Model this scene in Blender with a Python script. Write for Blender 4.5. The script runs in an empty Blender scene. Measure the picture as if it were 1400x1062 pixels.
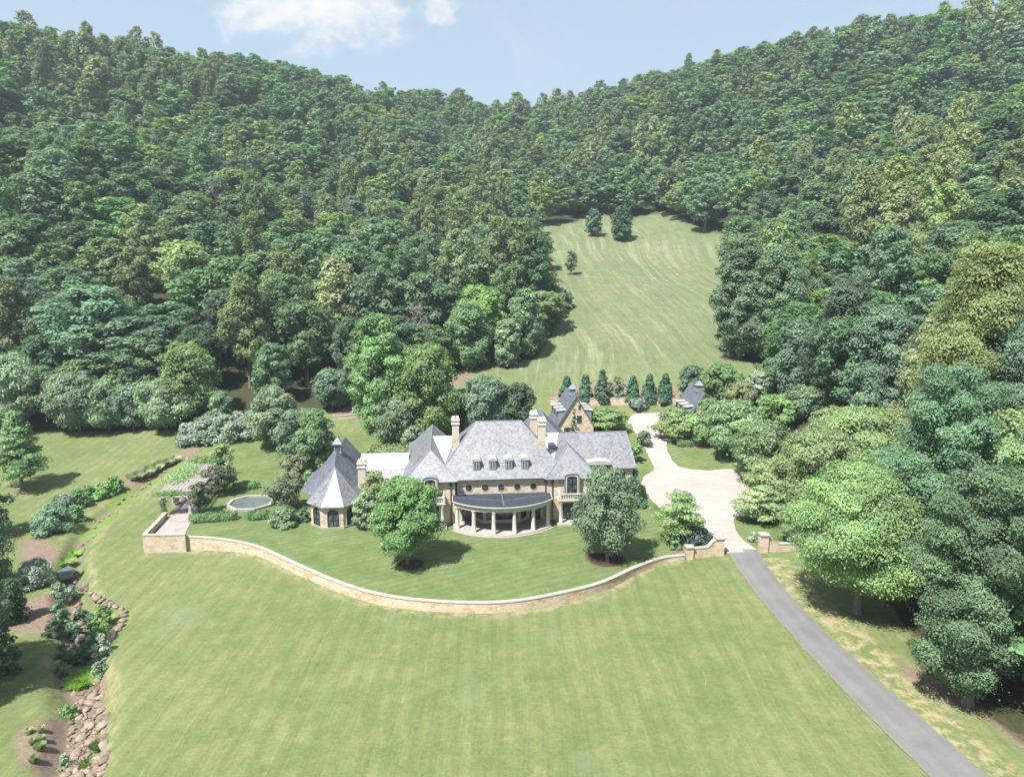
import bpy, math, random
import numpy as np
from mathutils import Vector, Matrix
R = math.radians
sc = bpy.context.scene
col = sc.collection
# ------------------------------------------------------------------ camera
PITCH = R(10.2); FPX = 972.0; CAMZ = 36.0
cd = bpy.data.cameras.new('camera'); cam = bpy.data.objects.new('camera', cd); col.objects.link(cam)
cam.location = (0, 0, CAMZ); cam.rotation_euler = (R(90) - PITCH, 0, 0)
cd.sensor_fit = 'HORIZONTAL'; cd.sensor_width = 36; cd.lens = 36 * FPX / 1400; cd.clip_start = .5; cd.clip_end = 6000
sc.camera = cam
# ------------------------------------------------------------------ light
SUN = Vector((-.34, -.42, .85)).normalized()
SUN_EL = math.asin(SUN.z)
sc.view_settings.view_transform = 'Standard'; sc.view_settings.look = 'None'; sc.view_settings.gamma = 1
sc.view_settings.exposure = 1.2
sl = bpy.data.lights.new('sun', 'SUN'); sl.energy = 4.7; sl.angle = R(.55); sl.color = (1, .97, .92)
so = bpy.data.objects.new('sun', sl); col.objects.link(so); so.location = (-60, -50, 150)
so.rotation_euler = SUN.to_track_quat('Z', 'Y').to_euler()

def nn(nt, t, loc=None, **kw):
    n = nt.nodes.new(t)
    for k, v in kw.items(): setattr(n, k, v)
    return n
class NB:
    """small node-graph builder"""
    def __init__(s, nt): s.nt = nt; s.L = nt.links
    def n(s, t, ins=None, **kw):
        n = s.nt.nodes.new(t)
        for k, v in kw.items(): setattr(n, k, v)
        for k, v in (ins or {}).items():
            if isinstance(v, bpy.types.NodeSocket): s.L.new(v, n.inputs[k])
            else: n.inputs[k].default_value = v
        return n
    def m(s, op, a, b=0, c=0, clamp=False):
        n = s.n('ShaderNodeMath', {0: a, 1: b, 2: c}, operation=op); n.use_clamp = clamp; return n.outputs[0]
    def mix(s, f, a, b, mode='MIX'):
        n = s.nt.nodes.new('ShaderNodeMix'); n.data_type = 'RGBA'; n.blend_type = mode
        for i, v in ((0, f), (6, a), (7, b)):
            if isinstance(v, bpy.types.NodeSocket): s.L.new(v, n.inputs[i])
            else: n.inputs[i].default_value = v if i == 0 else ((*v, 1) if len(v) == 3 else v)
        return n.outputs[2]
    def ramp(s, f, stops, interp='LINEAR'):
        n = s.n('ShaderNodeValToRGB', {0: f}); cr = n.color_ramp; cr.interpolation = interp
        while len(cr.elements) < len(stops): cr.elements.new(1)
        for e, (p, c) in zip(cr.elements, stops):
            e.position = p; e.color = (*c, 1) if len(c) == 3 else c
        return n.outputs[0]
    def noise(s, vec, scale, detail=3, rough=.55, dist=0, out=0):
        i = {'Scale': scale, 'Detail': detail, 'Roughness': rough, 'Distortion': dist}
        if vec is not None: i['Vector'] = vec
        return s.n('ShaderNodeTexNoise', i).outputs[out]
    def smooth(s, v, a, b):
        return s.n('ShaderNodeMapRange', {0: v, 1: a, 2: b, 3: 0.0, 4: 1.0}, interpolation_type='SMOOTHSTEP').outputs[0]

w = bpy.data.worlds.new('World'); sc.world = w; w.use_nodes = True
nt = w.node_tree; nt.nodes.clear(); b = NB(nt)
sky = b.n('ShaderNodeTexSky', sky_type='NISHITA'); sky.sun_disc = False
sky.sun_elevation = SUN_EL; sky.sun_rotation = math.atan2(SUN.x, SUN.y); sky.air_density = 1.0; sky.dust_density = 1.6; sky.ozone_density = 1.4; sky.altitude = 250
tc = b.n('ShaderNodeTexCoord')
sx = b.n('ShaderNodeSeparateXYZ', {0: tc.outputs['Generated']})
yy = b.m('MAXIMUM', sx.outputs[1], .05)
cu = b.m('DIVIDE', sx.outputs[0], yy); cw = b.m('DIVIDE', sx.outputs[2], yy)
cv = b.n('ShaderNodeCombineXYZ', {0: cu, 1: b.m('MULTIPLY', cw, 1.5), 2: 3.1}).outputs[0]
nz = b.noise(cv, 9.0, 7, .6, .5); nz2 = b.noise(cv, 34.0, 4, .6)
def ell(x0, z0, rx, rz):
    a = b.m('POWER', b.m('DIVIDE', b.m('SUBTRACT', cu, x0), rx), 2); c = b.m('POWER', b.m('DIVIDE', b.m('SUBTRACT', cw, z0), rz), 2)
    return b.m('SUBTRACT', 1, b.m('SQRT', b.m('ADD', a, c)))
msk = b.m('MAXIMUM', ell(-.265, .318, .165, .060), ell(-.095, .345, .035, .055))
dens = b.m('ADD', b.m('MULTIPLY', msk, .62), b.m('ADD', b.m('MULTIPLY', b.m('SUBTRACT', nz, .5), 1.5), b.m('MULTIPLY', b.m('SUBTRACT', nz2, .5), .6)))
cl = b.m('MULTIPLY', b.smooth(dens, .04, .55), b.smooth(msk, -.25, .25))
veil = b.m('MULTIPLY', b.smooth(b.noise(cv, 4.0, 5, .6, 1.0), .5, .8), .22)
wht = b.n('ShaderNodeRGB'); wht.outputs[0].default_value = (5.9, 5.85, 5.9, 1)
pale = b.n('ShaderNodeRGB'); pale.outputs[0].default_value = (3.85, 4.75, 5.45, 1)
skc = b.mix(.62, sky.outputs[0], pale.outputs[0])
c1 = b.mix(veil, skc, wht.outputs[0]); c2 = b.mix(b.m('MULTIPLY', cl, .92), c1, wht.outputs[0])
bg = b.n('ShaderNodeBackground', {0: c2, 1: .074})
b.L.new(bg.outputs[0], b.n('ShaderNodeOutputWorld').inputs[0])

# ------------------------------------------------------------------ pixel (1400 x 1062) -> place
CP, SP = math.cos(PITCH), math.sin(PITCH)
def ray(px, py):
    u = 531 - py
    return np.array([px - 700.0, FPX * CP + u * SP, -FPX * SP + u * CP])
def atz(px, py, z=0.0):
    d = ray(px, py); t = (z - CAMZ) / d[2]; return (d[0] * t, d[1] * t)
def proj(p):
    x, y, z = p[0], p[1], p[2] - CAMZ
    dep = y * CP - z * SP; up = y * SP + z * CP
    return 700 + FPX * x / dep, 531 - FPX * up / dep, dep
def topz(py, Y):
    d = ray(700, py); return CAMZ + d[2] / d[1] * Y
def pts(l, z=0.0): return np.array([atz(x, y, z) for x, y in l])
def smoothline(P, n):
    """Catmull-Rom through points, resampled to n"""
    P = np.asarray(P, float); Q = np.vstack([2 * P[0] - P[1], P, 2 * P[-1] - P[-2]]); out = []
    for i in range(1, len(Q) - 2):
        for t in np.linspace(0, 1, 16, endpoint=False):
            a, b_, c, d = Q[i - 1], Q[i], Q[i + 1], Q[i + 2]
            out.append(.5 * (2 * b_ + (c - a) * t + (2 * a - 5 * b_ + 4 * c - d) * t * t + (3 * b_ - a - 3 * c + d) * t ** 3))
    out.append(Q[-2]); out = np.array(out)
    s = np.r_[0, np.cumsum(np.linalg.norm(np.diff(out, axis=0), axis=1))]; t = np.linspace(0, s[-1], n)
    return np.stack([np.interp(t, s, out[:, k]) for k in range(out.shape[1])], 1)
def inpoly(X, Y, P):
    r = np.zeros(X.shape, bool); n = len(P); j = n - 1
    for i in range(n):
        xi, yi = P[i]; xj, yj = P[j]
        c = ((yi > Y) != (yj > Y)) & (X < (xj - xi) * (Y - yi) / (yj - yi + 1e-12) + xi); r ^= c; j = i
    return r
def dline(X, Y, P):
    d = np.full(X.shape, 1e9)
    for a, b_ in zip(P[:-1], P[1:]):
        e = b_ - a; L2 = (e ** 2).sum() + 1e-9
        t = np.clip(((X - a[0]) * e[0] + (Y - a[1]) * e[1]) / L2, 0, 1)
        d = np.minimum(d, np.hypot(X - a[0] - t * e[0], Y - a[1] - t * e[1]))
    return d
def sst(x, a, b_):
    t = np.clip((x - a) / (b_ - a), 0, 1); return t * t * (3 - 2 * t)
# ------------------------------------------------------------------ terrain
CT = [(-45,30,0),(-20,30,0),(0,30,0),(25,30,0),(45,30,0),(-45,60,0),(-20,60,0),(0,60,0),(25,60,0),(-45,90,0),(-20,90,0),(0,90,0),(25,90,0),(38,95,0.2),
 (-45,115,.2),(-20,116,0),(0,116,0),(20,112,0),(40,112,1),(-70,60,0),(-70,90,0),(-75,115,.5),(-95,120,1),(0,0,0),(-60,0,0),(60,0,0),(0,-40,0),(-100,-40,0),(100,-40,0),(-120,40,2),(120,30,14),
 (12,135,2.4),(26,136,2.8),(37,136,3),(25,150,6),(10,152,6),(-30,140,4),(-10,135,3),(48,136,5),
 (25,165,11.3),(45,166,12.3),(8,166,10.5),(40,230,27.6),(10,230,28),(24,200,20),(50,300,46),(30,300,45.5),(68,300,50),
 (-55,141,4),(-88,140,2),(-115,135,4),(-254,380,132),(-190,430,136),(-139,480,141),(24,600,132),(-60,540,136),(90,570,147),(153,530,161),(215,480,163),(280,420,162),(-320,300,128),(340,340,160),
 (-150,260,64),(-27,270,33),(-39,400,79),(-60,480,108),(-77,190,22),(-85,215,26),(-126,320,67),(-127,180,22),(-193,280,63),(-44,220,25),(-200,170,40),(-20,180,13),
 (67,115,9.5),(60,170,13.5),(95,190,28),(142,240,54),(224,330,98),(106,360,73),(78,260,35),(49,330,53),(30,450,93),(60,80,3),(75,60,6),(52,50,.4),(90,95,13),(130,150,34),(180,200,58),
 (-300,480,118),(-400,420,110),(-150,600,112),(30,760,105),(200,660,122),(350,520,128),(480,380,150),(0,1100,70),(-600,800,70),(600,800,90),(-600,200,90),(600,200,140),(-400,-100,10),(400,-100,40),(0,-300,-5),(-700,-300,0),(700,-300,10)]
CT = np.array(CT, float)
def _phi(r): return r * r * np.log(np.maximum(r, 1e-6))
_c = CT[:, :2] / 100
_n = len(CT); _A = np.zeros((_n + 3, _n + 3))
_A[:_n, :_n] = _phi(np.hypot(_c[:, None, 0] - _c[None, :, 0], _c[:, None, 1] - _c[None, :, 1])) + np.eye(_n) * .0012
_A[:_n, _n] = 1; _A[:_n, _n + 1:] = _c; _A[_n, :_n] = 1; _A[_n + 1:, :_n] = _c.T
_w = np.linalg.solve(_A, np.r_[CT[:, 2], 0, 0, 0])
def base_h(X, Y):
    x = np.asarray(X, float).ravel() / 100; y = np.asarray(Y, float).ravel() / 100
    z = _w[_n] + _w[_n + 1] * x + _w[_n + 2] * y
    for i in range(_n): z += _w[i] * _phi(np.hypot(x - _c[i, 0], y - _c[i, 1]))
    z = z.reshape(np.shape(X))
    # the house terrace and the drive are flat ground
    X = np.asarray(X, float); Y = np.asarray(Y, float)
    k = sst(np.hypot(np.maximum(np.maximum(-62 - X, X - 33), 0), np.maximum(np.maximum(26 - Y, Y - 112), 0)), 0, 14)
    z = z * k; z = np.where(z > 170, 170 + 40 * np.tanh((z - 170) / 40), z)
    return np.where(z < -12, -12 + 10 * np.tanh((z + 12) / 10), z)
# front retaining wall line (top of the bank), left to right
WALLPX = [(256, 733), (300, 736), (350, 746), (400, 768), (450, 790), (500, 807), (560, 818), (640, 823), (700, 821), (760, 811), (820, 796), (870, 774), (905, 762), (936, 758)]
WALL = smoothline(pts(WALLPX, .3), 140)
TERR = pts([(196, 733), (254, 732)], .6)                       # the higher straight piece at the pergola
TERB = pts([(218, 712), (262, 660), (290, 632), (330, 613), (362, 602)], 0)
EDGE = np.vstack([TERB[::-1], TERR[:1], TERR[1:], WALL, pts([(984, 756), (1000, 755)], 0)])
TPOLY = np.vstack([EDGE, [[29, 80], [60, 100], [60, 140], [-50, 150]]])
CREEK = smoothline(pts([(300, 610), (262, 632), (222, 650), (182, 672), (140, 696), (112, 725), (98, 760), (100, 800), (112, 840), (104, 890), (115, 935), (110, 985), (92, 1050), (84, 1120), (70, 1250)], -.8), 90)
def ht(X, Y):
    X = np.asarray(X, float); Y = np.asarray(Y, float); z = base_h(X, Y)
    near = (np.abs(X) < 130) & (Y < 170) & (Y > -60)
    if near.any():
        x = X[near]; y = Y[near]
        d = dline(x, y, EDGE); ins = inpoly(x, y, TPOLY); sd = np.where(ins, -d, d)
        amp = .85 - .62 * sst(x, 8, 25) + .75 * sst(-x, 30, 44)
        amp = amp * (1 - sst(x, 24.5, 28.5)) * (1 - sst(y, 100, 125))
        dc = dline(x, y, CREEK)
        wd = 2.6 - 1.0 * sst(y, 60, 90)
        gul = (1.5 - .8 * sst(y, 75, 100)) * (1 - sst(dc, .3 * wd, 1.25 * wd)) * (1 - sst(y, 112, 124))
        z[near] += -amp * sst(sd, -.52, -.02) - gul - .35 * sst(sd, 1, 40) * (1 - sst(x, 15, 28)) * (1 - sst(y, 90, 120))
    return z
def h1(x, y): return float(ht(np.array([x]), np.array([y]))[0])
_T = np.r_[np.arange(30, 260, .5), np.arange(260, 900, 2)]
def at(px, py):
    """ground point seen at a pixel"""
    d = ray(px, py); d = d / d[1]
    for t in (_T, None):
        if t is None: t = np.linspace(max(hit - 2.2, 5), hit + .1, 30)
        f = CAMZ + d[2] * t - ht(d[0] * t, t); k = np.argmax(f < 0)
        if f[k] >= 0: k = len(t) - 1
        hit = t[k]
    return Vector((d[0] * hit, hit, h1(d[0] * hit, hit)))
# ------------------------------------------------------------------ object helpers
def tag(o, label=None, cat=None, group=None, kind=None):
    for k, v in (('label', label), ('category', cat), ('group', group), ('kind', kind)):
        if v: o[k] = v
    return o
def empty(name, loc, rz=0, label=None, cat=None, group=None, sc_=None):
    o = bpy.data.objects.new(name, None); col.objects.link(o); o.location = loc; o.rotation_euler = (0, 0, rz); o.empty_display_size = .5
    if sc_ is not None: o.scale = sc_
    return tag(o, label, cat, group)
def link(name, me, parent=None):
    o = bpy.data.objects.new(name, me); col.objects.link(o)
    if parent is not None: o.parent = parent
    return o
class MB:
    """collects boxes, prisms and tubes; build() links them as ONE mesh object"""
    def __init__(s): s.v = []; s.f = []; s.M = None
    def add(s, v, f):
        n = len(s.v)
        v = [Vector(p) for p in v]
        if s.M is not None: v = [s.M @ p for p in v]
        s.v += [tuple(p) for p in v]; s.f += [tuple(n + i for i in q) for q in f]; return s
    def box(s, x0, x1, y0, y1, z0, z1):
        return s.add([(x0,y0,z0),(x1,y0,z0),(x1,y1,z0),(x0,y1,z0),(x0,y0,z1),(x1,y0,z1),(x1,y1,z1),(x0,y1,z1)],
                     [(0,3,2,1),(4,5,6,7),(0,1,5,4),(1,2,6,5),(2,3,7,6),(3,0,4,7)])
    def prism(s, poly, z0, z1, tr=None):
        """poly = 2D outline; extruded z0..z1 ; tr maps (x,y,z)->3D"""
        n = len(poly); tr = tr or (lambda x, y, z: (x, y, z))
        v = [tr(x, y, z0) for x, y in poly] + [tr(x, y, z1) for x, y in poly]
        return s.add(v, [tuple(range(n - 1, -1, -1)), tuple(range(n, 2 * n))] + [(i, (i + 1) % n, n + (i + 1) % n, n + i) for i in range(n)])
    def ring(s, out, inn, z0, z1, tr=None):
        n = len(out); tr = tr or (lambda x, y, z: (x, y, z))
        v = [tr(x, y, z) for z in (z0, z1) for x, y in out] + [tr(x, y, z) for z in (z0, z1) for x, y in inn]
        f = []
        for i in range(n):
            j = (i + 1) % n
            f += [(i, j, n + j, n + i), (2*n + j, 2*n + i, 3*n + i, 3*n + j), (n + i, n + j, 3*n + j, 3*n + i), (j, i, 2*n + i, 2*n + j)]
        return s.add(v, f)
    def tube(s, P, rad, n=7):
        P = [Vector(p) for p in P]; v = []; k = len(P)
        for i, p in enumerate(P):
            d = (P[min(i + 1, k - 1)] - P[max(i - 1, 0)]).normalized()
            a = d.cross(Vector((0, 0, 1)) if abs(d.z) < .9 else Vector((1, 0, 0))).normalized(); c = d.cross(a)
            r = rad[i] if hasattr(rad, '__len__') else rad
            v += [p + a * r * math.cos(6.2832 * j / n) + c * r * math.sin(6.2832 * j / n) for j in range(n)]
        f = [(i*n + j, i*n + (j+1) % n, (i+1)*n + (j+1) % n, (i+1)*n + j) for i in range(k - 1) for j in range(n)]
        return s.add(v, f + [tuple(range(n))[::-1], tuple((k-1)*n + j for j in range(n))])
    def lathe(s, x, y, prof, n=16):
        v = []; k = len(prof)
        for r, z in prof: v += [(x + r * math.cos(6.2832*j/n), y + r * math.sin(6.2832*j/n), z) for j in range(n)]
        f = [(i*n + j, i*n + (j+1) % n, (i+1)*n + (j+1) % n, (i+1)*n + j) for i in range(k - 1) for j in range(n)]
        return s.add(v, f + [tuple(range(n))[::-1], tuple((k-1)*n + j for j in range(n))])
    def mesh(s, name, mat, smooth=False):
        me = bpy.data.meshes.new(name); me.from_pydata(s.v, [], s.f); me.materials.append(mat)
        if smooth: me.polygons.foreach_set('use_smooth', [True] * len(me.polygons))
        me.update(); return me
    def build(s, name, mat, parent=None, smooth=False): return link(name, s.mesh(name, mat, smooth), parent)
def npmesh(name, V, F, mats, mi=None, attrs=None, smooth=False):
    me = bpy.data.meshes.new(name); V = np.asarray(V, np.float32); F = np.asarray(F, np.int32); k = F.shape[1]
    me.vertices.add(len(V)); me.vertices.foreach_set('co', V.ravel())
    me.loops.add(F.size); me.loops.foreach_set('vertex_index', F.ravel())
    me.polygons.add(len(F)); me.polygons.foreach_set('loop_start', np.arange(0, F.size, k, dtype=np.int32))
    me.polygons.foreach_set('loop_total', np.full(len(F), k, np.int32))
    for m in mats: me.materials.append(m)
    if mi is not None: me.polygons.foreach_set('material_index', np.asarray(mi, np.int32))
    for an, (dom, dat) in (attrs or {}).items():
        a = me.attributes.new(an, 'FLOAT', dom); a.data.foreach_set('value', np.asarray(dat, np.float32))
    if smooth: me.polygons.foreach_set('use_smooth', np.ones(len(F), bool))
    me.update(calc_edges=True); return me
# ------------------------------------------------------------------ materials
def newmat(name):
    m = bpy.data.materials.new(name); m.use_nodes = True; m.node_tree.nodes.clear(); return m, NB(m.node_tree)
def finish(b, colr, rough=.8, spec=.3, bump=None, bs=.3, bd=.05, metal=0.0, extra=None):
    i = {'Base Color': colr if isinstance(colr, bpy.types.NodeSocket) else (*colr, 1), 'Roughness': rough, 'Specular IOR Level': spec, 'Metallic': metal}
    if bump is not None: i['Normal'] = b.n('ShaderNodeBump', {'Strength': bs, 'Distance': bd, 'Height': bump}).outputs[0]
    p = b.n('ShaderNodeBsdfPrincipled', i); out = b.n('ShaderNodeOutputMaterial'); b.L.new(p.outputs[0], out.inputs[0]); return p
def objco(b): return b.n('ShaderNodeTexCoord').outputs['Object']
def scalev(b, v, s): return b.n('ShaderNodeMapping', {0: v, 3: s}).outputs[0]
def mat_plain(name, c, rough=.7, var=.15, scale=2.0, spec=.3, metal=0.0, bump=.15):
    m, b = newmat(name); co = objco(b); n1 = b.noise(co, scale, 5, .6); n2 = b.noise(co, scale * 9, 3, .6)
    f = b.m('ADD', b.m('MULTIPLY', n1, .7), b.m('MULTIPLY', n2, .3))
    c0 = tuple(x * (1 - var) for x in c); c1 = tuple(min(1, x * (1 + var)) for x in c)
    finish(b, b.ramp(f, [(.3, c0), (.7, c1)]), rough, spec, n2, bump, .02, metal); return m
def mat_stone(name, stops, sc3=(2.0, 2.0, 4.2), mortar=(.5, .45, .38), dirt=.25):
    m, b = newmat(name); co = objco(b)
    wob = b.n('ShaderNodeVectorMath', {0: co, 1: b.n('ShaderNodeVectorMath', {0: b.noise(co, 1.3, 2, .5, out=1), 1: (.25, .25, .12)}, operation='MULTIPLY').outputs[0]}, operation='ADD').outputs[0]
    v = scalev(b, wob, sc3)
    vo = b.n('ShaderNodeTexVoronoi', {'Vector': v, 'Scale': 1.0, 'Randomness': .85})
    ve = b.n('ShaderNodeTexVoronoi', {'Vector': v, 'Scale': 1.0, 'Randomness': .85}, feature='DISTANCE_TO_EDGE')
    r = b.n('ShaderNodeSeparateColor', {0: vo.outputs['Color']})
    c = b.ramp(r.outputs[0], stops, 'LINEAR')
    g = b.noise(co, 14, 4, .6)
    c = b.mix(b.m('MULTIPLY', b.smooth(b.noise(co, .7, 4, .6), .45, .75), dirt), c, (.33, .26, .19))
    c = b.mix(b.m('MULTIPLY', g, .22), c, (.55, .5, .45), 'MULTIPLY')
    e = b.smooth(ve.outputs['Distance'], .0, .07)
    c = b.mix(e, mortar, c)
    finish(b, c, .85, .25, b.m('ADD', e, b.m('MULTIPLY', g, .4)), .5, .04); return m
STN = [(0, (.52, .44, .33)), (.25, (.58, .52, .43)), (.42, (.50, .39, .25)), (.58, (.47, .43, .38)), (.72, (.60, .54, .45)), (.86, (.50, .30, .15)), (1, (.40, .27, .16))]
M = {}
M['stone'] = mat_stone('fieldstone', STN)
M['wallstone'] = mat_stone('wall_fieldstone', [(0, (.50, .40, .28)), (.25, (.56, .48, .37)), (.45, (.46, .33, .20)), (.62, (.52, .46, .38)), (.8, (.48, .27, .13)), (1, (.58, .50, .40))], (1.5, 1.5, 3.2))
M['coping'] = mat_plain('stone_coping', (.33, .305, .275), .8, .22, 1.4)
M['limestone'] = mat_plain('limestone', (.50, .46, .41), .75, .10, 1.8)
M['stucco'] = mat_plain('cream_stucco', (.47, .425, .36), .85, .08, 1.2)
M['white'] = mat_plain('white_metal_roofing', (.36, .36, .362), .6, .14, 1.6)
M['flatroof'] = mat_plain('dark_membrane', (.042, .050, .063), .95, .14, .8, .08)
M['seam'] = mat_plain('roof_seam', (.15, .155, .165), .6, .1)
M['frame'] = mat_plain('bronze_frame', (.022, .022, .026), .45, .1, 3, .4)
M['lead'] = mat_plain('lead_grey', (.20, .22, .26), .55, .12, 2)
M['iron'] = mat_plain('dark_downpipe', (.05, .055, .07), .5, .1)
M['whiteframe'] = mat_plain('painted_frame', (.30, .33, .36), .5, .05)
m, b = newmat('window_glass'); co = objco(b)
finish(b, b.ramp(b.noise(co, 1.7, 3), [(.3, (.018, .024, .030)), (.5, (.05, .062, .07)), (.72, (.15, .165, .17))]), .06, .6); M['glass'] = m
def mat_slate(name, c0, c1, rough, spec):
    m, b = newmat(name); co = objco(b)
    v = scalev(b, co, (3.6, 3.6, 5.0))
    vo = b.n('ShaderNodeTexVoronoi', {'Vector': v, 'Scale': 1.0, 'Randomness': .9})
    r = b.n('ShaderNodeSeparateColor', {0: vo.outputs['Color']})
    vo2 = b.n('ShaderNodeTexVoronoi', {'Vector': scalev(b, co, (1.0, 1.0, 1.6)), 'Scale': 1.0}); r2 = b.n('ShaderNodeSeparateColor', {0: vo2.outputs['Color']})
    f = b.m('ADD', b.m('MULTIPLY', r.outputs[0], .72), b.m('ADD', b.m('MULTIPLY', r2.outputs[1], .15), b.m('MULTIPLY', b.noise(co, .35, 4, .6), .25)))
    c = b.ramp(f, [(.15, c0), (.95, c1)])
    c = b.mix(b.m('MULTIPLY', b.smooth(r.outputs[1], .8, 1), .5), c, (.20, .17, .17))
    row = b.n('ShaderNodeTexWave', {'Vector': co, 'Scale': 1.25, 'Distortion': .5, 'Detail': 1}, bands_direction='Z', wave_profile='SAW').outputs['Fac']
    p = finish(b, c, b.m('ADD', rough, b.m('MULTIPLY', r.outputs[2], .12)), spec, b.m('ADD', row, b.m('MULTIPLY', r.outputs[0], .8)), .35, .03); return m
M['slate'] = mat_slate('grey_slate', (.086, .090, .106), (.205, .205, .216), .37, .85)
M['slate2'] = mat_slate('dark_slate', (.07, .08, .105), (.13, .14, .165), .5, .4)
# ------------------------------------------------------------------ ground
CLEARPX = [(-260, 600), (0, 596), (60, 592), (130, 594), (230, 592), (330, 578), (400, 560), (455, 566), (520, 545), (600, 530), (605, 515), (640, 503), (740, 492), (772, 440), (748, 380), (738, 330), (748, 312), (800, 300), (830, 294), (925, 298), (938, 322), (990, 334), (978, 400), (986, 470), (1000, 492), (1060, 505)]
CLEAR = np.array([at(x, y)[:2] for x, y in CLEARPX])
CLEAR = np.vstack([CLEAR, [[52, 140], [50, 112], [50, 92]], [atz(x, y, 0) for x, y in ((1180, 800), (1215, 850), (1290, 925), (1340, 985), (1440, 1050))], [[38, 30], [20, -10], [-55, -10], [-62, 55], [-64, 75], [-86, 90], [-140, 105]]])
def grid_axis(a0, a1, step, outs):
    a = list(np.arange(a0, a1 + 1e-6, step)); s = step; x = a1
    while x < outs[1]: s = min(s * 1.12, 25); x += s; a.append(x)
    s = step; x = a0; lo = []
    while x > outs[0]: s = min(s * 1.12, 25); x -= s; lo.append(x)
    return np.array(lo[::-1] + a)
gx = grid_axis(-60, 52, .4, (-1500, 1500)); gy = grid_axis(34, 128, .4, (-400, 1700))
GX, GY = np.meshgrid(gx, gy); GZ = ht(GX, GY)
print('ground', GZ.min(), GZ.max())
nx_, ny_ = len(gx), len(gy); idx = np.arange(nx_ * ny_).reshape(ny_, nx_)
GF = np.stack([idx[:-1, :-1], idx[:-1, 1:], idx[1:, 1:], idx[1:, :-1]], -1).reshape(-1, 4)
cin = inpoly(GX, GY, CLEAR)
CLc = np.vstack([CLEAR, CLEAR[:1]])
dcl = np.where(cin, -dline(GX, GY, CLc), dline(GX, GY, CLc))
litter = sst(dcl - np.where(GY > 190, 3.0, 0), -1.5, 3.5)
upper = inpoly(GX, GY, TPOLY).astype(float) * (GY < 135)
meadow = sst(GY, 150, 172)
dcr = dline(GX, GY, CREEK)
wb_ = sst(-GY, -80, -64) * (1 - .75 * sst(-GY, -62, -55)); bank = (1 - sst(dcr, .5 + 1.0 * wb_, 1.0 + 1.7 * wb_)) * (GY < 122) * (.7 + .3 * wb_)
MULCHPX = [[(28, 742), (60, 733), (82, 760), (60, 788), (30, 780)], [(5, 830), (70, 812), (120, 838), (112, 862), (60, 866), (0, 862)],
  [(20, 1018), (24, 1000), (45, 988), (80, 986), (110, 1000), (120, 1062), (60, 1062), (30, 1048)],
  [(170, 652), (245, 618), (262, 612), (275, 624), (230, 640), (180, 668)], [(128, 672), (150, 676), (140, 690), (126, 686)],
  [(450, 566), (488, 552), (512, 556), (512, 574), (470, 574)], [(912, 742), (930, 735), (962, 728), (985, 740), (975, 757), (920, 757)],
  [(920, 614), (985, 590), (1000, 612), (1040, 640), (1020, 640), (985, 612), (935, 612)], [(752, 540), (770, 527), (930, 530), (925, 552), (760, 552)],
  [(1220, 900), (1300, 940), (1420, 1010), (1420, 1040), (1350, 985), (1250, 935)], [(600, 520), (640, 503), (660, 506), (620, 530)]]
mulch = np.zeros_like(GX)
for q in MULCHPX:
    P = np.array([at(x, y)[:2] for x, y in q]); Pc = np.vstack([P, P[:1]])
    sd = np.where(inpoly(GX, GY, P), -1, 1) * dline(GX, GY, Pc); mulch = np.maximum(mulch, 1 - sst(sd, -.3, .4))
for (px, py, rr) in ((562, 771, 1.75), (828, 764, 2.4), (34, 672, 1.0), (92, 756, .8)):
    c = at(px, py); mulch = np.maximum(mulch, 1 - sst(np.hypot(GX - c.x, GY - c.y), rr - .25, rr + .1))
# worn, dry turf beside the road and along bank edges
road_r = pts([(1060, 770), (1150, 860), (1240, 945), (1345, 1050)], 0)
dry = (1 - sst(dline(GX, GY, road_r), .8, 3.5)) * .8
dry = np.maximum(dry, (1 - sst(np.abs(dcr - 2.2), .2, .9)) * .45 * (GY < 118))
dry = np.maximum(dry, (1 - sst(dline(GX, GY, WALL + np.array([0, -.75])), .1, 1.0)) * .55)
lush = np.zeros_like(GX)
for q in ([(104, 908), (135, 905), (130, 948), (100, 945)], [(72, 768), (98, 756), (112, 762), (100, 786), (78, 790)], [(140, 690), (185, 665), (250, 630), (300, 614), (310, 620), (262, 640), (200, 668), (160, 700)], [(100, 725), (150, 700), (160, 710), (112, 745)]):
    P = np.array([at(x, y)[:2] for x, y in q]); Pc = np.vstack([P, P[:1]])
    sd = np.where(inpoly(GX, GY, P), -1, 1) * dline(GX, GY, Pc); lush = np.maximum(lush, 1 - sst(sd, -.5, .5))
m, b = newmat('grass_ground'); co = objco(b)
def att(n): return b.n('ShaderNodeAttribute', attribute_name=n).outputs['Fac']
def coswirl(v, amt, s): return b.n('ShaderNodeVectorMath', {0: v, 1: b.n('ShaderNodeVectorMath', {0: b.n('ShaderNodeVectorMath', {0: b.noise(v, s, 2, .5, out=1), 1: (.5, .5, .5)}, operation='SUBTRACT').outputs[0], 1: (amt, amt, 0)}, operation='MULTIPLY').outputs[0]}, operation='ADD').outputs[0]
big = b.noise(co, .045, 4, .6); mid = b.noise(co, .3, 5, .65); fin = b.noise(co, 2.2, 4, .7); tiny = b.noise(co, 9, 3, .7)
lawn = b.ramp(b.m('ADD', b.m('MULTIPLY', mid, .6), b.m('MULTIPLY', big, .4)), [(.32, (.098, .130, .048)), (.5, (.129, .154, .063)), (.66, (.166, .177, .083))])
up = b.ramp(mid, [(.3, (.084, .125, .043)), (.7, (.142, .172, .072))])
mdw = b.ramp(b.m('ADD', b.m('MULTIPLY', mid, .5), b.m('MULTIPLY', big, .5)), [(.35, (.105, .134, .062)), (.55, (.140, .158, .082)), (.7, (.205, .20, .125))])
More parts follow.
